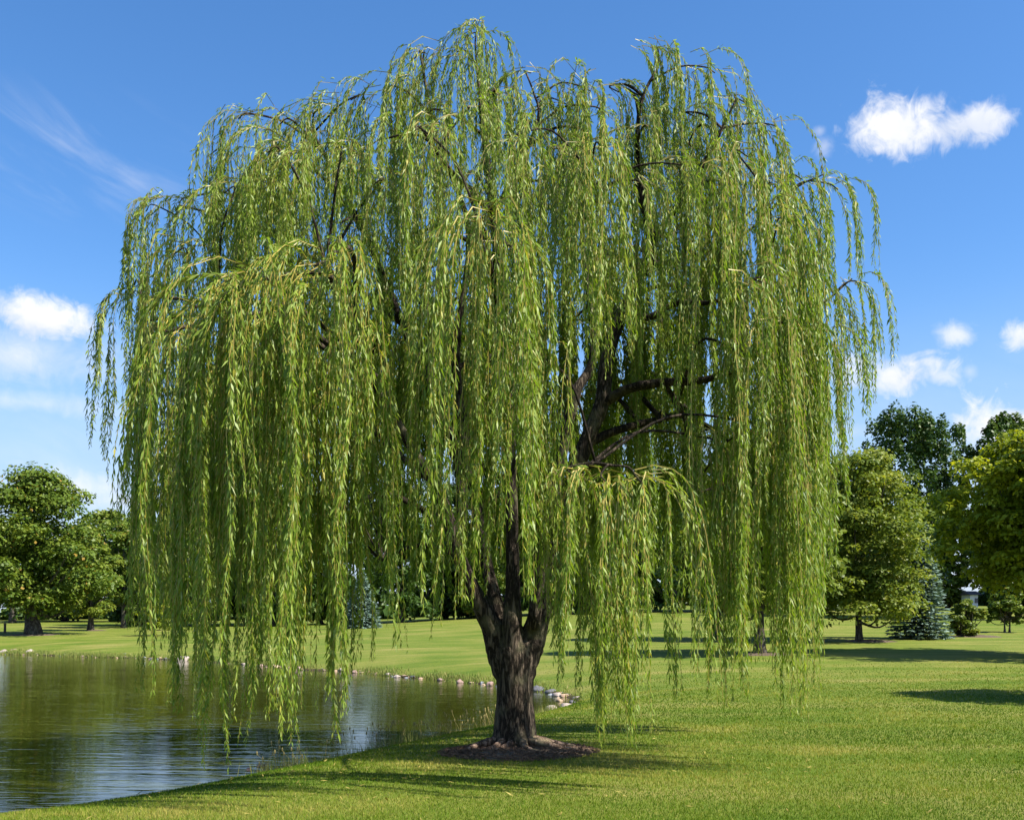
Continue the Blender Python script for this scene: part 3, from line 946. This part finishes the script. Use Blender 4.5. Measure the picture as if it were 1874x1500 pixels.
# tufts: px, py, depth, bundles, spread, longest hang (m)
TUFTS = [
    (870, 60, 17.0, 14, .65, 2.0), (842, 93, 17.2, 10, .6, 2.0), (775, 96, 17.3, 10, .55, 2.0), (722, 158, 17.0, 12, .6, 2.2), (960, 130, 17.0, 10, .6, 2.0),
    (1020, 183, 17.0, 10, .6, 2.2), (1115, 158, 17.2, 10, .6, 2.4), (1205, 86, 17.0, 14, .6, 2.4), (1290, 123, 17.0, 12, .6, 2.6),
    (1345, 178, 16.6, 11, .6, 3.0), (1410, 228, 16.6, 12, .65, 3.2), (1450, 318, 16.8, 11, .6, 3.4), (1515, 336, 17.0, 8, .6, 2.0),
    (660, 173, 17.0, 12, .6, 2.6), (590, 198, 17.0, 13, .65, 2.8), (530, 218, 16.6, 12, .6, 3.0), (455, 208, 16.6, 12, .55, 3.0),
    (402, 273, 17.0, 8, .5, 2.4), (345, 361, 17.0, 11, .55, 4.0), (285, 376, 17.0, 13, .6, 4.0), (238, 541, 16.8, 7, .60, 3.4), (270, 526, 17.0, 10, .45, 4.5),
    (1565, 514, 17.0, 8, .55, 2.2), (1500, 551, 16.2, 16, .6, 5.0), (1450, 476, 16.0, 12, .6, 5.0),
    # the bright front cascades, low on the left
    (455, 515, 12.6, 30, 1.05, 6.8), (590, 480, 12.5, 24, .70, 6.8), (690, 615, 13.0, 13, .50, 4.2), (530, 575, 12.4, 16, .75, 6.0), (375, 560, 13.0, 16, .75, 6.8),
    (310, 605, 13.8, 12, .5, 5.5), (480, 650, 13.4, 10, .6, 5.5), (620, 730, 13.0, 10, .45, 4.6),
    # centre cascade
    (882, 398, 12.6, 26, .62, 5.7), (935, 450, 13.0, 12, .35, 5.6), (960, 640, 13.2, 9, .32, 4.2),
    # upper front
    (770, 235, 14.0, 15, .42, 2.6), (510, 272, 14.3, 18, .55, 1.35), (625, 270, 14.6, 13, .5, 1.15), (1090, 262, 14.2, 17, .5, 3.0),
    (950, 245, 14.3, 13, .5, 2.3), (860, 195, 15.0, 12, .55, 1.5), (1010, 270, 14.6, 11, .45, 1.8), (1235, 300, 14.8, 10, .5, 0.9), (1160, 330, 14.6, 8, .4, 2.0),
    (1350, 280, 14.5, 17, .50, 4.4), (1425, 400, 14.6, 13, .5, 4.2), (700, 330, 14.4, 8, .45, 1.3), (430, 345, 14.8, 12, .55, 0.9),
    (340, 455, 15.0, 13, .6, 5.0), (285, 585, 15.2, 12, .5, 6.0),
    # upper heart of the crown
    (1062, 158, 16.9, 11, .55, 2.2), (1085, 195, 16.6, 9, .5, 2.0), (1150, 165, 16.8, 8, .5, 1.8),
    (800, 200, 16.4, 11, .55, 2.4), (905, 165, 16.3, 11, .55, 2.2), (700, 255, 16.4, 11, .55, 2.6), (1060, 235, 16.4, 10, .5, 2.2), (985, 330, 16.0, 10, .5, 2.4),
    (820, 340, 16.2, 10, .5, 2.6), (740, 430, 16.4, 9, .5, 2.8), (1180, 230, 16.5, 9, .5, 1.6), (1255, 205, 16.4, 10, .55, 1.8), (640, 400, 16.0, 10, .5, 3.0),
    (560, 300, 16.2, 10, .5, 3.0), (1310, 330, 16.2, 9, .5, 2.6), (470, 330, 16.2, 10, .5, 3.4), (1400, 330, 16.0, 9, .5, 3.2),
    # right curtain
    (1425, 590, 14.2, 18, .55, 7.0), (1380, 510, 14.0, 14, .45, 7.0), (1480, 605, 14.8, 14, .55, 6.5), (1345, 640, 14.4, 7, .40, 6.0),
    (1360, 770, 14.2, 12, .5, 5.6), (1440, 805, 14.6, 14, .55, 5.2), (1290, 800, 14.6, 8, .4, 5.0),
    # low cascade right of the trunk
    (1040, 855, 12.8, 14, .55, 4.4), (1165, 872, 12.8, 18, .62, 4.4), (1100, 868, 12.6, 14, .55, 4.4),
]
hand_n = len(TUFTS)
rg = np.random.default_rng(19)
for k in range(100):                                     # fill the sides and the back of the dome
    a = rg.uniform(-0.15, math.pi + 0.15)
    q = rg.uniform(0.15, 1.0) ** 0.55
    x, y = 6.0 * q * math.cos(a), 4.9 * q * math.sin(a)
    zt = np.interp(q, [0, .45, .65, .8, .92, 1.0], [10.9, 10.4, 9.6, 8.7, 7.6, 6.8]) - abs(rg.normal(0, 1.3)) - (rg.uniform(1.0, 4.0) if k > 62 else 0)
    zt = max(zt, 4.2)
    x = float(np.clip(x, (330 - CX) / F * (TY + y), (1470 - CX) / F * (TY + y)))
    TUFTS.append((x, zt, TY + 0.2 + y, 9, .6, 3.8))

Bx = [100, 140, 160, 200, 225, 245, 262, 300, 350, 400, 430, 470, 500, 560, 600, 640, 680, 740, 780, 830, 860, 900, 925, 960, 990, 1030, 1060, 1100, 1150, 1200, 1235,
      1260, 1290, 1340, 1370, 1400, 1440, 1480, 1505, 1530, 1552, 1575, 1600, 1640]
By = [850, 860, 830, 920, 900, 1000, 1170, 1280, 1300, 1385, 1412, 1330, 1320, 1375, 1345, 1260, 1210, 1290, 1190, 1175, 1120, 1085, 1100, 1115, 1150, 1250, 1310, 1375, 1395, 1405, 1260,
      1170, 1300, 1300, 1200, 1240, 1335, 1290, 1170, 1060, 840, 790, 735, 720]

rg = np.random.default_rng(23)
p0, th0, ph0, s0, tid, lmax, apex = [], [], [], [], [], [], []
EDGE_L = [i for i, q in enumerate(TUFTS) if q[0] == 238][0]
EDGE_R = [i for i, q in enumerate(TUFTS) if q[0] == 1565][0]
EDGE_R2 = [i for i, q in enumerate(TUFTS) if q[0] == 1515][0]
for k, (a, b_, Y, n, sp, L) in enumerate(TUFTS):
    c = P(a, b_, Y) if k < hand_n else np.array([a, Y, b_])
    apex.append(c)
    outv = np.array([c[0] - TX, c[1] - TY - 0.3])
    rho = np.linalg.norm(outv)
    oa = math.atan2(outv[1], outv[0])
    for q in range(n):
        t_ = rg.uniform(-math.pi, math.pi) if rho < 1.5 else oa + rg.normal(0, 1.0)
        s_ = sp * rg.uniform(0.25, 1.15)
        p = c + rg.normal(0, 1, 3) * np.array([0.16, 0.16, 0.05]) - np.array([math.cos(oa), math.sin(oa), 0]) * abs(rg.normal(0, 0.25)) * (rho > 1.5)
        up = 32 if (k < hand_n and b_ < 150) else (62 if Y < 13.3 else 54)
        p0.append(p); th0.append(t_); ph0.append(math.radians(rg.uniform(-5, up))); s0.append(s_); tid.append(k); lmax.append(L)
p0, th0, ph0, s0, tid, lmax = map(np.array, (p0, th0, ph0, s0, tid, lmax))
NB = len(p0)
DS, K = 0.040, 174
sarr = np.arange(K) * DS
vert = np.radians(rg.uniform(86, 89.5, NB))[:, None]
phi = -vert + (ph0[:, None] + vert) * np.exp(-(sarr[None] / s0[:, None]) ** 1.5)
thv = th0[:, None] + 0.25 * np.sin(sarr[None] * rg.uniform(0.6, 1.4, NB)[:, None] + rg.uniform(0, 6.28, NB)[:, None])
D = np.stack([np.cos(phi) * np.cos(thv), np.cos(phi) * np.sin(thv), np.sin(phi)], -1)
path = p0[:, None, :] + np.cumsum(D, 1) * DS
for ax in (0, 1):                                       # sway and small kinks
    path[:, :, ax] += rg.uniform(0.01, 0.05, NB)[:, None] * np.sin(sarr[None] * rg.uniform(0.9, 2.4, NB)[:, None] + rg.uniform(0, 6.28, NB)[:, None]) * np.minimum(1, sarr / 1.5)[None]
    kn = rg.normal(0, 1, (NB, 24))
    kn = np.cumsum(kn, 1) * 0.011
    kx = np.linspace(0, 23, K)
    k0 = np.minimum(kx.astype(int), 22)
    fk = kx - k0
    fk = fk * fk * (3 - 2 * fk)
    path[:, :, ax] += (kn[:, k0] * (1 - fk) + kn[:, k0 + 1] * fk) * np.minimum(1, sarr / 1.0)[None]
kq = int(1.6 / DS)
pxh = CX + F * path[:, kq, 0] / path[:, kq, 1]
hy = path[:, kq, 1]
zb = H - (np.interp(pxh, Bx, By) - HZ) / F * hy
zb = np.where(hy > TY + 0.6, np.maximum(zb, 2.15 + rg.uniform(0, 0.7, NB)), zb)
zb = np.maximum(zb, 0.25)
full = p0[:, 2] - zb
zend = np.where(rg.random(NB) < 0.36, zb + rg.exponential(0.28, NB), zb + full * rg.random(NB) ** 0.9 * 0.62)
zend = np.maximum(zend, p0[:, 2] - lmax * np.where(lmax > 5, rg.uniform(0.86, 1.1, NB), rg.uniform(0.66, 1.08, NB)))
zend = np.minimum(zend, p0[:, 2] - 0.7)
edge = ((pxh < 252) | (pxh > 1512)) & (tid != EDGE_L) & (tid != EDGE_R) & (tid != EDGE_R2)
drop = edge & (rg.random(NB) < 0.72)
below = path[:, :, 2] < zend[:, None]
nmain = np.where(below.any(1), below.argmax(1), K - 1)
nmain = np.maximum(nmain, 16)
keepb = ~drop
path, nmain, tid = path[keepb], nmain[keepb], tid[keepb]
NB = len(path)

# each bundle = the main strand and two or three side strands leaving it part-way
strands, owner, nst, start = [path], [np.arange(NB)], [nmain], [np.zeros(NB, int)]
for s_ in range(4):
    sel = np.arange(NB) if s_ < 3 else np.where(rg.random(NB) < 0.5)[0]
    n = len(sel)
    i0 = (nmain[sel] * rg.uniform(0.05, 0.55, n)).astype(int)
    i1 = np.minimum(nmain[sel], (i0 + 10 + (nmain[sel] - i0) * rg.uniform(0.35, 1.0, n)).astype(int))
    aa = rg.uniform(0, 2 * np.pi, n)
    am = rg.uniform(0.02, 0.10, n)
    ss = np.maximum(0, np.arange(K)[None] - i0[:, None]) * DS
    offs = am[:, None] * (1 - np.exp(-ss / 0.35))
    pp = path[sel].copy()
    pp[:, :, 0] += offs * np.cos(aa)[:, None] + 0.02 * np.sin(ss * 2.1 + aa[:, None])
    pp[:, :, 1] += offs * np.sin(aa)[:, None]
    pp[:, :, 2] += 0.25 * offs * np.exp(-ss / 0.4)
    strands.append(pp); owner.append(sel); nst.append(i1); start.append(i0)
strands = np.concatenate(strands)
owner = np.concatenate(owner)
nst = np.concatenate(nst)
start = np.concatenate(start)
NS = len(strands)
s_tint = rg.normal(0.0, 0.10, NB)[owner] + rg.normal(0, 0.05, NS)
TAN = nrm(np.gradient(strands, axis=1))


def strand_mesh(name, idx, rings, origin, rg, lscale=1.0, bold=False):
    P_, n_, st_ = strands[idx], nst[idx], start[idx]
    T_ = TAN[idx]
    # twigs
    fr = np.linspace(0, 1, rings)
    ii = np.round(st_[:, None] + (n_ - st_)[:, None] * fr[None]).astype(int)
    row = np.arange(len(idx))[:, None]
    pc, tt = P_[row, ii], T_[row, ii]
    A = nrm(np.cross(tt, np.array([0.3, 0.9, 0.1])))
    B = np.cross(tt, A)
    rad = ((1.35 if bold else 1.0) * np.where(st_ == 0, 0.0068, 0.0042)[:, None] * (1 - 0.72 * fr[None]))
    ang = np.array([0.3, 2.39, 4.49])
    ring = pc[:, :, None, :] + rad[:, :, None, None] * (np.cos(ang)[:, None] * A[:, :, None, :] + np.sin(ang)[:, None] * B[:, :, None, :])
    VT = ring.reshape(-1, 3)
    bs = (np.arange(len(idx))[:, None] * rings + np.arange(rings - 1)[None]).ravel()[:, None] * 3
    j = np.arange(3)[None]
    k = (j + 1) % 3
    QT = np.stack([bs + j, bs + k, bs + 3 + k, bs + 3 + j], -1).reshape(-1, 4)
    tT = 0.4 + 0.6 * rg.random(len(VT)) if bold else 0.7 * rg.random(len(VT))
    # leaves
    kk = np.arange(K)[None]
    frac = (kk - st_[:, None]) / np.maximum(1, (n_ - st_)[:, None])
    pr = np.clip(0.35 + 2.6 * (kk * DS - 0.10), 0.25, 1.0)
    ok = (kk >= st_[:, None] + 2) & (kk <= n_[:, None]) & (rg.random((len(idx), K)) < pr)
    gap = np.sin(kk * rg.uniform(0.08, 0.22, len(idx))[:, None] + rg.uniform(0, 6.28, len(idx))[:, None]) < rg.uniform(0.75, 1.3, len(idx))[:, None]
    ok = ok & (gap | (rg.random(ok.shape) < 0.35))
    ok2 = ok & (rg.random(ok.shape) < 0.40)
    r1, k1 = np.nonzero(ok)
    r2, k2 = np.nonzero(ok2)
    r_, k_ = np.concatenate([r1, r2]), np.concatenate([k1, k2])
    ph = np.concatenate([np.zeros(len(r1)), np.full(len(r2), math.pi)])
    m_ = len(r_)
    base = P_[r_, k_] + T_[r_, k_] * (rg.uniform(-0.5, 0.5, m_) * DS)[:, None]
    tt = T_[r_, k_]
    A = nrm(np.cross(tt, np.array([0.3, 0.9, 0.1])))
    B = np.cross(tt, A)
    al = k_ * 2.4 + r_ * 1.7 + ph + rg.normal(0, 0.3 if bold else 0.5, m_)
    be = np.radians(np.clip(rg.normal(30, 8, m_) if bold else rg.normal(34, 13, m_), 8, 75))
    Dv = tt * np.cos(be)[:, None] + (A * np.cos(al)[:, None] + B * np.sin(al)[:, None]) * np.sin(be)[:, None]
    Dv = nrm(Dv + np.array([0, 0, -0.28]))
    fr_ = frac[r_, k_]
    L = rg.uniform(0.06, 0.132, m_) * rg.uniform(0.8, 1.15, len(idx))[r_] * (1 - 0.35 * np.clip((fr_ - 0.8) / 0.2, 0, 1))
    Wv = nrm(np.cross(Dv, rg.normal(size=(m_, 3)) * (0.55 if bold else 1.0) + (tt if bold else 0)))
    deep = sstep(17.2, 18.4, base[:, 1]) * sstep(9.6, 8.4, base[:, 2])
    L = L * lscale * (1 + 0.10 * deep)
    wd = L * rg.uniform(0.08, 0.118, m_) * (1 + 0.35 * deep)
    tip = base + Dv * L[:, None] + np.array([0, 0, -1]) * (L * rg.uniform(0.0, 0.25, m_))[:, None]
    mid = base + Dv * (L * 0.42)[:, None]
    VL = np.stack([base, mid + Wv * wd[:, None], tip, mid - Wv * wd[:, None]], 1).reshape(-1, 3)
    QL = np.arange(4 * m_).reshape(m_, 4) + len(VT)
    tl = np.clip(0.45 + s_tint[idx][r_] + rg.normal(0, 0.18, m_), 0, 0.95)
    tl[rg.random(m_) < 0.012] = 1.0
    return make_mesh(name, np.vstack([VT, VL]) - origin, [(QT, 1), (QL, 0)], [M_WILLOW, M_TWIG], np.concatenate([tT, np.repeat(tl, 4)]))


# boughs: arched branches carrying each tuft
boughs = []
rg2 = np.random.default_rng(29)
for k, c in enumerate(apex):
    d = nodes[:, :3] - c
    cost = np.linalg.norm(d, axis=1) + np.where(d[:, 2] > -0.15, 3.0, 0) + np.where(nodes[:, 3] > 0.13, 0.8, 0)
    nd = nodes[cost.argmin()]
    a0 = nd[:3]
    dist = np.linalg.norm(c - a0)
    mid = a0 * 0.5 + c * 0.5 + np.array([0, 0, 0.16 * dist]) + rg2.normal(0, 0.05 * dist, 3)
    outv = nrm(np.array([c[0] - TX, c[1] - TY - 0.3, 0.0]))
    pts = catmull(np.array([a0, mid, c, c + outv * 0.16 + np.array([0, 0, -0.10])]), 5)
    r0 = min(nd[3] * 0.7, 0.022 + 0.011 * dist)
    V, Q, T3 = tube(pts - WT, np.linspace(max(r0, 0.016), 0.009, len(pts)), 6, 0.04)
    boughs.append(wpart('bough', make_mesh('bough', V, [(Q, 0), (T3, 0)], [M_BARK], smooth=True)))

# the 300 bundles that show largest are parts of their own
mid_k = np.minimum(nmain, K - 1) // 2
score = nmain * DS / path[np.arange(NB), mid_k, 1] * np.where(tid < hand_n, 1.0, 0.6) * np.where(path[np.arange(NB), mid_k, 1] < 15.6, 1.5, 1.0)
big = np.argsort(-score)[:300]
isbig = np.zeros(NB, bool)
isbig[big] = True
order = np.argsort(owner, kind='stable')
cuts = np.searchsorted(owner[order], np.arange(NB + 1))
rg3 = np.random.default_rng(31)
for bi in np.where(isbig)[0]:
    idx = order[cuts[bi]:cuts[bi + 1]]
    wpart('hanging_branch', strand_mesh('hanging_branch', idx, 16, WT, rg3, 1.13, True), boughs[tid[bi]])
thin = (tid < hand_n) & (path[np.arange(NB), mid_k, 1] < 13.7) & (rg3.random(NB) < 0.38)
rest = order[~isbig[owner[order]] & ~thin[owner[order]]]
o = wpart('hanging_foliage', strand_mesh('hanging_foliage', rest, 9, WT, rg3, 1.0))
o['kind'] = 'stuff'

# ------------------------------------------------------------------ shore rocks
def rock_mesh(seed, mat):
    rg = np.random.default_rng(seed)
    import bmesh
    bm = bmesh.new()
    bmesh.ops.create_icosphere(bm, subdivisions=3, radius=1.0)
    V = np.array([v.co[:] for v in bm.verts])
    Fc = np.array([[v.index for v in f.verts] for f in bm.faces])
    bm.free()
    for _ in range(7):                                  # facets
        nvec = nrm(rg.normal(size=3))
        dcut = rg.uniform(0.55, 0.85)
        e = V @ nvec - dcut
        V = V - np.maximum(e, 0)[:, None] * nvec * 0.85
    V += 0.05 * np.sin(V[:, [1, 2, 0]] * 5 + seed) + 0.02 * rg.normal(size=V.shape)
    return make_mesh('shore_rock', V, [(Fc, 0)], [mat], smooth=True)


ROCKS = [  # px, py, width px, colour
    (5, 1195, 18, 'pale'), (27, 1194, 17, 'pinkish'), (57, 1197, 22, 'pale'), (147, 1200, 11, 'tan'), (176, 1200, 10, 'bluish grey'), (200, 1202, 14, 'dark grey'),
    (230, 1202, 18, 'bluish grey'), (249, 1202, 14, 'tan'), (300, 1204, 9, 'dark grey'), (335, 1209, 26, 'pale'), (375, 1211, 9, 'tan'), (447, 1216, 9, 'pale'), (475, 1219, 12, 'pinkish'),
    (508, 1222, 15, 'tan'), (530, 1223, 11, 'pinkish'), (548, 1226, 16, 'pinkish'), (628, 1228, 17, 'pale'), (650, 1231, 14, 'pinkish'), (662, 1231, 9, 'pale'),
    (690, 1234, 11, 'tan'), (712, 1236, 15, 'pale'), (727, 1239, 14, 'pale'), (770, 1242, 8, 'tan'), (794, 1242, 11, 'tan'), (806, 1245, 13, 'pinkish'), (829, 1240, 8, 'pale'),
    (842, 1249, 15, 'pinkish'), (862, 1250, 9, 'tan'), (896, 1254, 20, 'pinkish'), (985, 1264, 30, 'dark grey'), (1008, 1268, 20, 'dark grey'), (1020, 1273, 19, 'pale'),
    (1033, 1275, 17, 'tan'), (1042, 1270, 13, 'pinkish'), (1056, 1279, 17, 'pale'), (1048, 1285, 12, 'dark grey'), (1024, 1283, 13, 'tan'), (1037, 1294, 24, 'pale'),
    (1012, 1304, 34, 'pale'), (987, 1312, 17, 'bluish grey'), (478, 1402, 17, 'pinkish'), (455, 1408, 11, 'pinkish')]
variants = {}
ordn = ['first', 'second', 'third', 'fourth', 'fifth', 'sixth', 'seventh', 'eighth', 'ninth', 'tenth', 'eleventh', 'twelfth', 'thirteenth', 'fourteenth', 'fifteenth',
        'sixteenth', 'seventeenth', 'eighteenth', 'nineteenth', 'twentieth', 'twenty-first', 'twenty-second', 'twenty-third', 'twenty-fourth', 'twenty-fifth',
        'twenty-sixth', 'twenty-seventh', 'twenty-eighth', 'twenty-ninth']
rg = np.random.default_rng(37)
for k, (px, py, wpx, colr) in enumerate(ROCKS):
    X, Y = U(px, py)
    key = (colr, k % 3)
    if key not in variants:
        variants[key] = rock_mesh(100 + len(variants), M_ROCK[colr])
    w_ = wpx * Y / F / 2 * 1.15
    o = obj('shore_rock', variants[key], None, (X, Y, ZW + w_ * 0.12))
    o.scale = (w_, w_ * rg.uniform(0.7, 1.0), w_ * rg.uniform(0.5, 0.68))
    o.rotation_euler = (rg.normal(0, 0.15), rg.normal(0, 0.15), rg.uniform(0, 6.28))
    if k < 29:
        lab = f'{colr} shore rock at the waterline of the far bank, {ordn[k]} from the left'
    elif k < 40:
        lab = f'{colr} rock heaped at the pond corner right of the trunk, {ordn[k - 29]} clockwise'
    else:
        lab = ('larger', 'smaller')[k - 40] + ' pinkish stone on the near bank left of the willow trunk'
    tag(o, lab, 'rock', 'rocks along the pond edge')

# small stones bedded between the rocks: too many and too small to count
rg = np.random.default_rng(53)
ac = Acc()
_bm = rock_mesh(999, M_ROCK['tan'])
import bmesh
bm_ = bmesh.new()
bmesh.ops.create_icosphere(bm_, subdivisions=1, radius=1.0)
IV = np.array([v.co[:] for v in bm_.verts])
IF = np.array([[v.index for v in f.verts] for f in bm_.faces])
bm_.free()
bpy.data.meshes.remove(_bm)
for line, n_, s_ in ((catmull(np.array(far_bank), 12), 190, 0.11), (catmull(np.array(near_bank[:5]), 12), 70, 0.06)):
    seg = np.concatenate([[0], np.cumsum(np.linalg.norm(np.diff(line, axis=0), axis=1))])
    u = rg.uniform(0, seg[-1], n_)
    qx, qy = np.interp(u, seg, line[:, 0]) + rg.normal(0, 0.12, n_), np.interp(u, seg, line[:, 1]) + rg.normal(0.1, 0.18, n_)
    qz = np.maximum(gz(qx, qy), ZW - 0.04)
    for x_, y_, z_ in zip(qx, qy, qz):
        r_ = s_ * rg.uniform(0.35, 1.3)
        Vp = IV * (1 + 0.18 * rg.normal(size=(len(IV), 1))) * np.array([r_, r_ * rg.uniform(.6, 1), r_ * rg.uniform(.4, .7)])
        an = rg.uniform(0, 6.28)
        Vp = np.stack([Vp[:, 0] * math.cos(an) - Vp[:, 1] * math.sin(an), Vp[:, 0] * math.sin(an) + Vp[:, 1] * math.cos(an), Vp[:, 2]], -1)
        ac.add(Vp + np.array([x_, y_, z_ - 0.05 * r_]), [(IF, int(rg.choice([0, 0, 1, 2, 2, 3])))])
tag(obj('shore_pebbles', ac.mesh('shore_pebbles', [M_ROCK['tan'], M_ROCK['pinkish'], M_ROCK['dark grey'], M_ROCK['bluish grey']])),
    'small mixed stones bedded along the waterline of the pond', 'stones', kind='stuff')

# ------------------------------------------------------------------ shore grass
rg = np.random.default_rng(41)
nb = catmull(np.array(near_bank), 12)
fb = catmull(np.array(far_bank), 12)


def along(line, n, rg):
    seg = np.linalg.norm(np.diff(line, axis=0), axis=1)
    s = np.concatenate([[0], np.cumsum(seg)])
    u = rg.uniform(0, s[-1], n)
    return np.stack([np.interp(u, s, line[:, 0]), np.interp(u, s, line[:, 1])], -1)


def blades(x, y, z, h, wd, lean, rg, tint):
    n = len(x)
    a = rg.uniform(0, 2 * np.pi, n)
    b_ = np.stack([x, y, z], -1)
    wv = np.stack([np.cos(a), np.sin(a), np.zeros(n)], -1) * (wd / 2)[:, None]
    la = rg.uniform(0, 2 * np.pi, n)
    tip = b_ + np.stack([np.cos(la) * lean * h, np.sin(la) * lean * h, h], -1)
    V = np.stack([b_ - wv, b_ + wv, tip], 1).reshape(-1, 3)
    return V, np.arange(3 * n).reshape(n, 3), np.repeat(tint, 3)


ac = Acc()
pts = along(nb, 9000, rg)
cl = vnoise(pts[:, 0] * 1.3 + 3, pts[:, 1] * 1.3)
px_ = CX + F * pts[:, 0] / pts[:, 1]
keep = (px_ > 470) & (px_ < 1010) & (rg.random(len(pts)) < 0.12 + 0.85 * sstep(0.4, 0.75, cl))
pts = pts[keep] + rg.normal(0, 0.12, (keep.sum(), 2))
x, y = pts[:, 0], pts[:, 1]
h_ = rg.uniform(0.08, 0.34, len(x)) * (0.5 + 0.8 * cl[keep])
V, T3, tt = blades(x, y, np.maximum(gz(x, y), ZW - 0.05) - 0.02, h_, rg.uniform(0.008, 0.016, len(x)), np.abs(rg.normal(0, 0.25, len(x))), rg, np.clip(rg.normal(0.55, 0.25, len(x)), 0, 1))
ac.add(V, [(T3, 0)], tt)
pts = along(nb, 420, rg)                                # seed stalks
px_ = CX + F * pts[:, 0] / pts[:, 1]
pts = pts[(px_ > 470) & (px_ < 960)]
for q in pts[:150]:
    z = float(gz(q[0], q[1])[0]) - 0.02
    hh = rg.uniform(0.25, 0.6)
    lx, ly = rg.normal(0, 0.12, 2)
    pth = np.array([[q[0], q[1], z], [q[0] + lx * .4, q[1] + ly * .4, z + hh * .6], [q[0] + lx, q[1] + ly, z + hh]])
    ac.tube(pth, [0.004, 0.003, 0.003], 3, 0, 0, 0.95)
    V, Q, T3 = tube(np.array([pth[2] - [0, 0, .015], pth[2] + [0, 0, .02], pth[2] + [0, 0, .05]]), [0.008, 0.014, 0.004], 5)
    ac.add(V, [(Q, 0), (T3, 0)], 1.0)
pts = along(fb, 26000, rg)
cl = vnoise(pts[:, 0] * 0.35 + 13, pts[:, 1] * 0.35)
keep = rg.random(len(pts)) < 0.12 + 0.85 * sstep(0.35, 0.7, cl)
pts = pts[keep] + np.stack([rg.normal(0, 0.3, keep.sum()), np.abs(rg.normal(0.1, 0.5, keep.sum()))], -1)
x, y = pts[:, 0], pts[:, 1]
g_ = gz(x, y)
ok = g_ > ZW - 0.1
x, y, g_ = x[ok], y[ok], g_[ok]
V, T3, tt = blades(x, y, g_ - 0.03, rg.uniform(0.06, 0.24, len(x)), rg.uniform(0.03, 0.06, len(x)), np.abs(rg.normal(0, 0.3, len(x))), rg, np.clip(rg.normal(0.45, 0.22, len(x)), 0, 1))
ac.add(V, [(T3, 0)], tt)
tag(obj('shore_grass', ac.mesh('shore_grass', [M_SHOREGRASS])), 'tall wild grass and seed stalks along the pond banks', 'grass', kind='stuff')

# ------------------------------------------------------------------ lawn blades in the foreground
rg = np.random.default_rng(43)
N = 620000
Yr = 8.6 + (48 - 8.6) * rg.random(N) ** 1.75
Xr = rg.uniform(-0.515, 0.515, N) * Yr
wgt = rg.random(N)
d = pond_d(Xr, Yr)
mr = ((Xr - MC[0]) / MRX) ** 2 + ((Yr - MC[1]) / MRY) ** 2
keep = (wgt > sstep(19, 48, Yr) ** 0.7) & (d > 0.05) & (mr > 0.93 + 0.1 * rg.normal(size=N))
Xr, Yr, d = Xr[keep], Yr[keep], d[keep]
n = len(Xr)
pat = 0.5 * vnoise(Xr * 0.8, Yr * 0.8) + 0.3 * vnoise(Xr * 2.7 + 7, Yr * 2.7) + 0.2 * vnoise(Xr * 7, Yr * 7 + 3)
big_ = 0.6 * vnoise(Xr * 0.25 + 20, Yr * 0.5 + 11) + 0.4 * vnoise(Xr * 0.6 + 31, Yr * 1.1 + 2)
hh = rg.uniform(0.022, 0.05, n) * (0.65 + 0.7 * pat)
tn = np.clip(0.40 + 0.9 * (pat - 0.45) + 1.0 * (big_ - 0.45) + rg.normal(0, 0.17, n), 0, 1)
tn[rg.random(n) < 0.025] = 1.0
V, T3, tt = blades(Xr, Yr, gz(Xr, Yr, d) - 0.004, hh, rg.uniform(0.005, 0.010, n) * (Yr / 11) ** 1.15, np.abs(rg.normal(0, 0.5, n)), rg, tn)
tag(obj('lawn_grass', make_mesh('lawn_grass', V, [(T3, 0)], [M_BLADE], tt)), 'short mown lawn grass in the foreground', 'grass', kind='stuff')

# a few fallen willow leaves on the grass under the crown
rg = np.random.default_rng(61)
n = 600
fx, fy = rg.normal(-0.5, 3.6, n), rg.normal(15.2, 2.4, n)
d = pond_d(fx, fy)
ok = (d > 0.1) & (fy > 9) & (fy < 24)
fx, fy, d = fx[ok], fy[ok], d[ok]
n = len(fx)
c0 = np.stack([fx, fy, gz(fx, fy, d) + rg.uniform(0.02, 0.045, n)], -1)
an = rg.uniform(0, 6.28, n)
Dv = np.stack([np.cos(an), np.sin(an), rg.normal(0, 0.25, n)], -1) * rg.uniform(0.035, 0.06, n)[:, None]
Sv = np.stack([-np.sin(an), np.cos(an), rg.normal(0, 0.35, n)], -1) * rg.uniform(0.007, 0.011, n)[:, None]
V = np.stack([c0 - Dv, c0 + Sv, c0 + Dv, c0 - Sv], 1).reshape(-1, 3)
M_FALLEN = leaf_mat('fallen_leaf', [(0.0, (0.20, 0.16, 0.04)), (1.0, (0.34, 0.29, 0.08))], 0.2, 0.6)
tag(obj('fallen_leaves', make_mesh('fallen_leaves', V, [(np.arange(4 * n).reshape(n, 4), 0)], [M_FALLEN], np.repeat(rg.random(n), 4))),
    'scattered yellowish fallen leaves on the grass under the willow', 'leaves', kind='stuff')
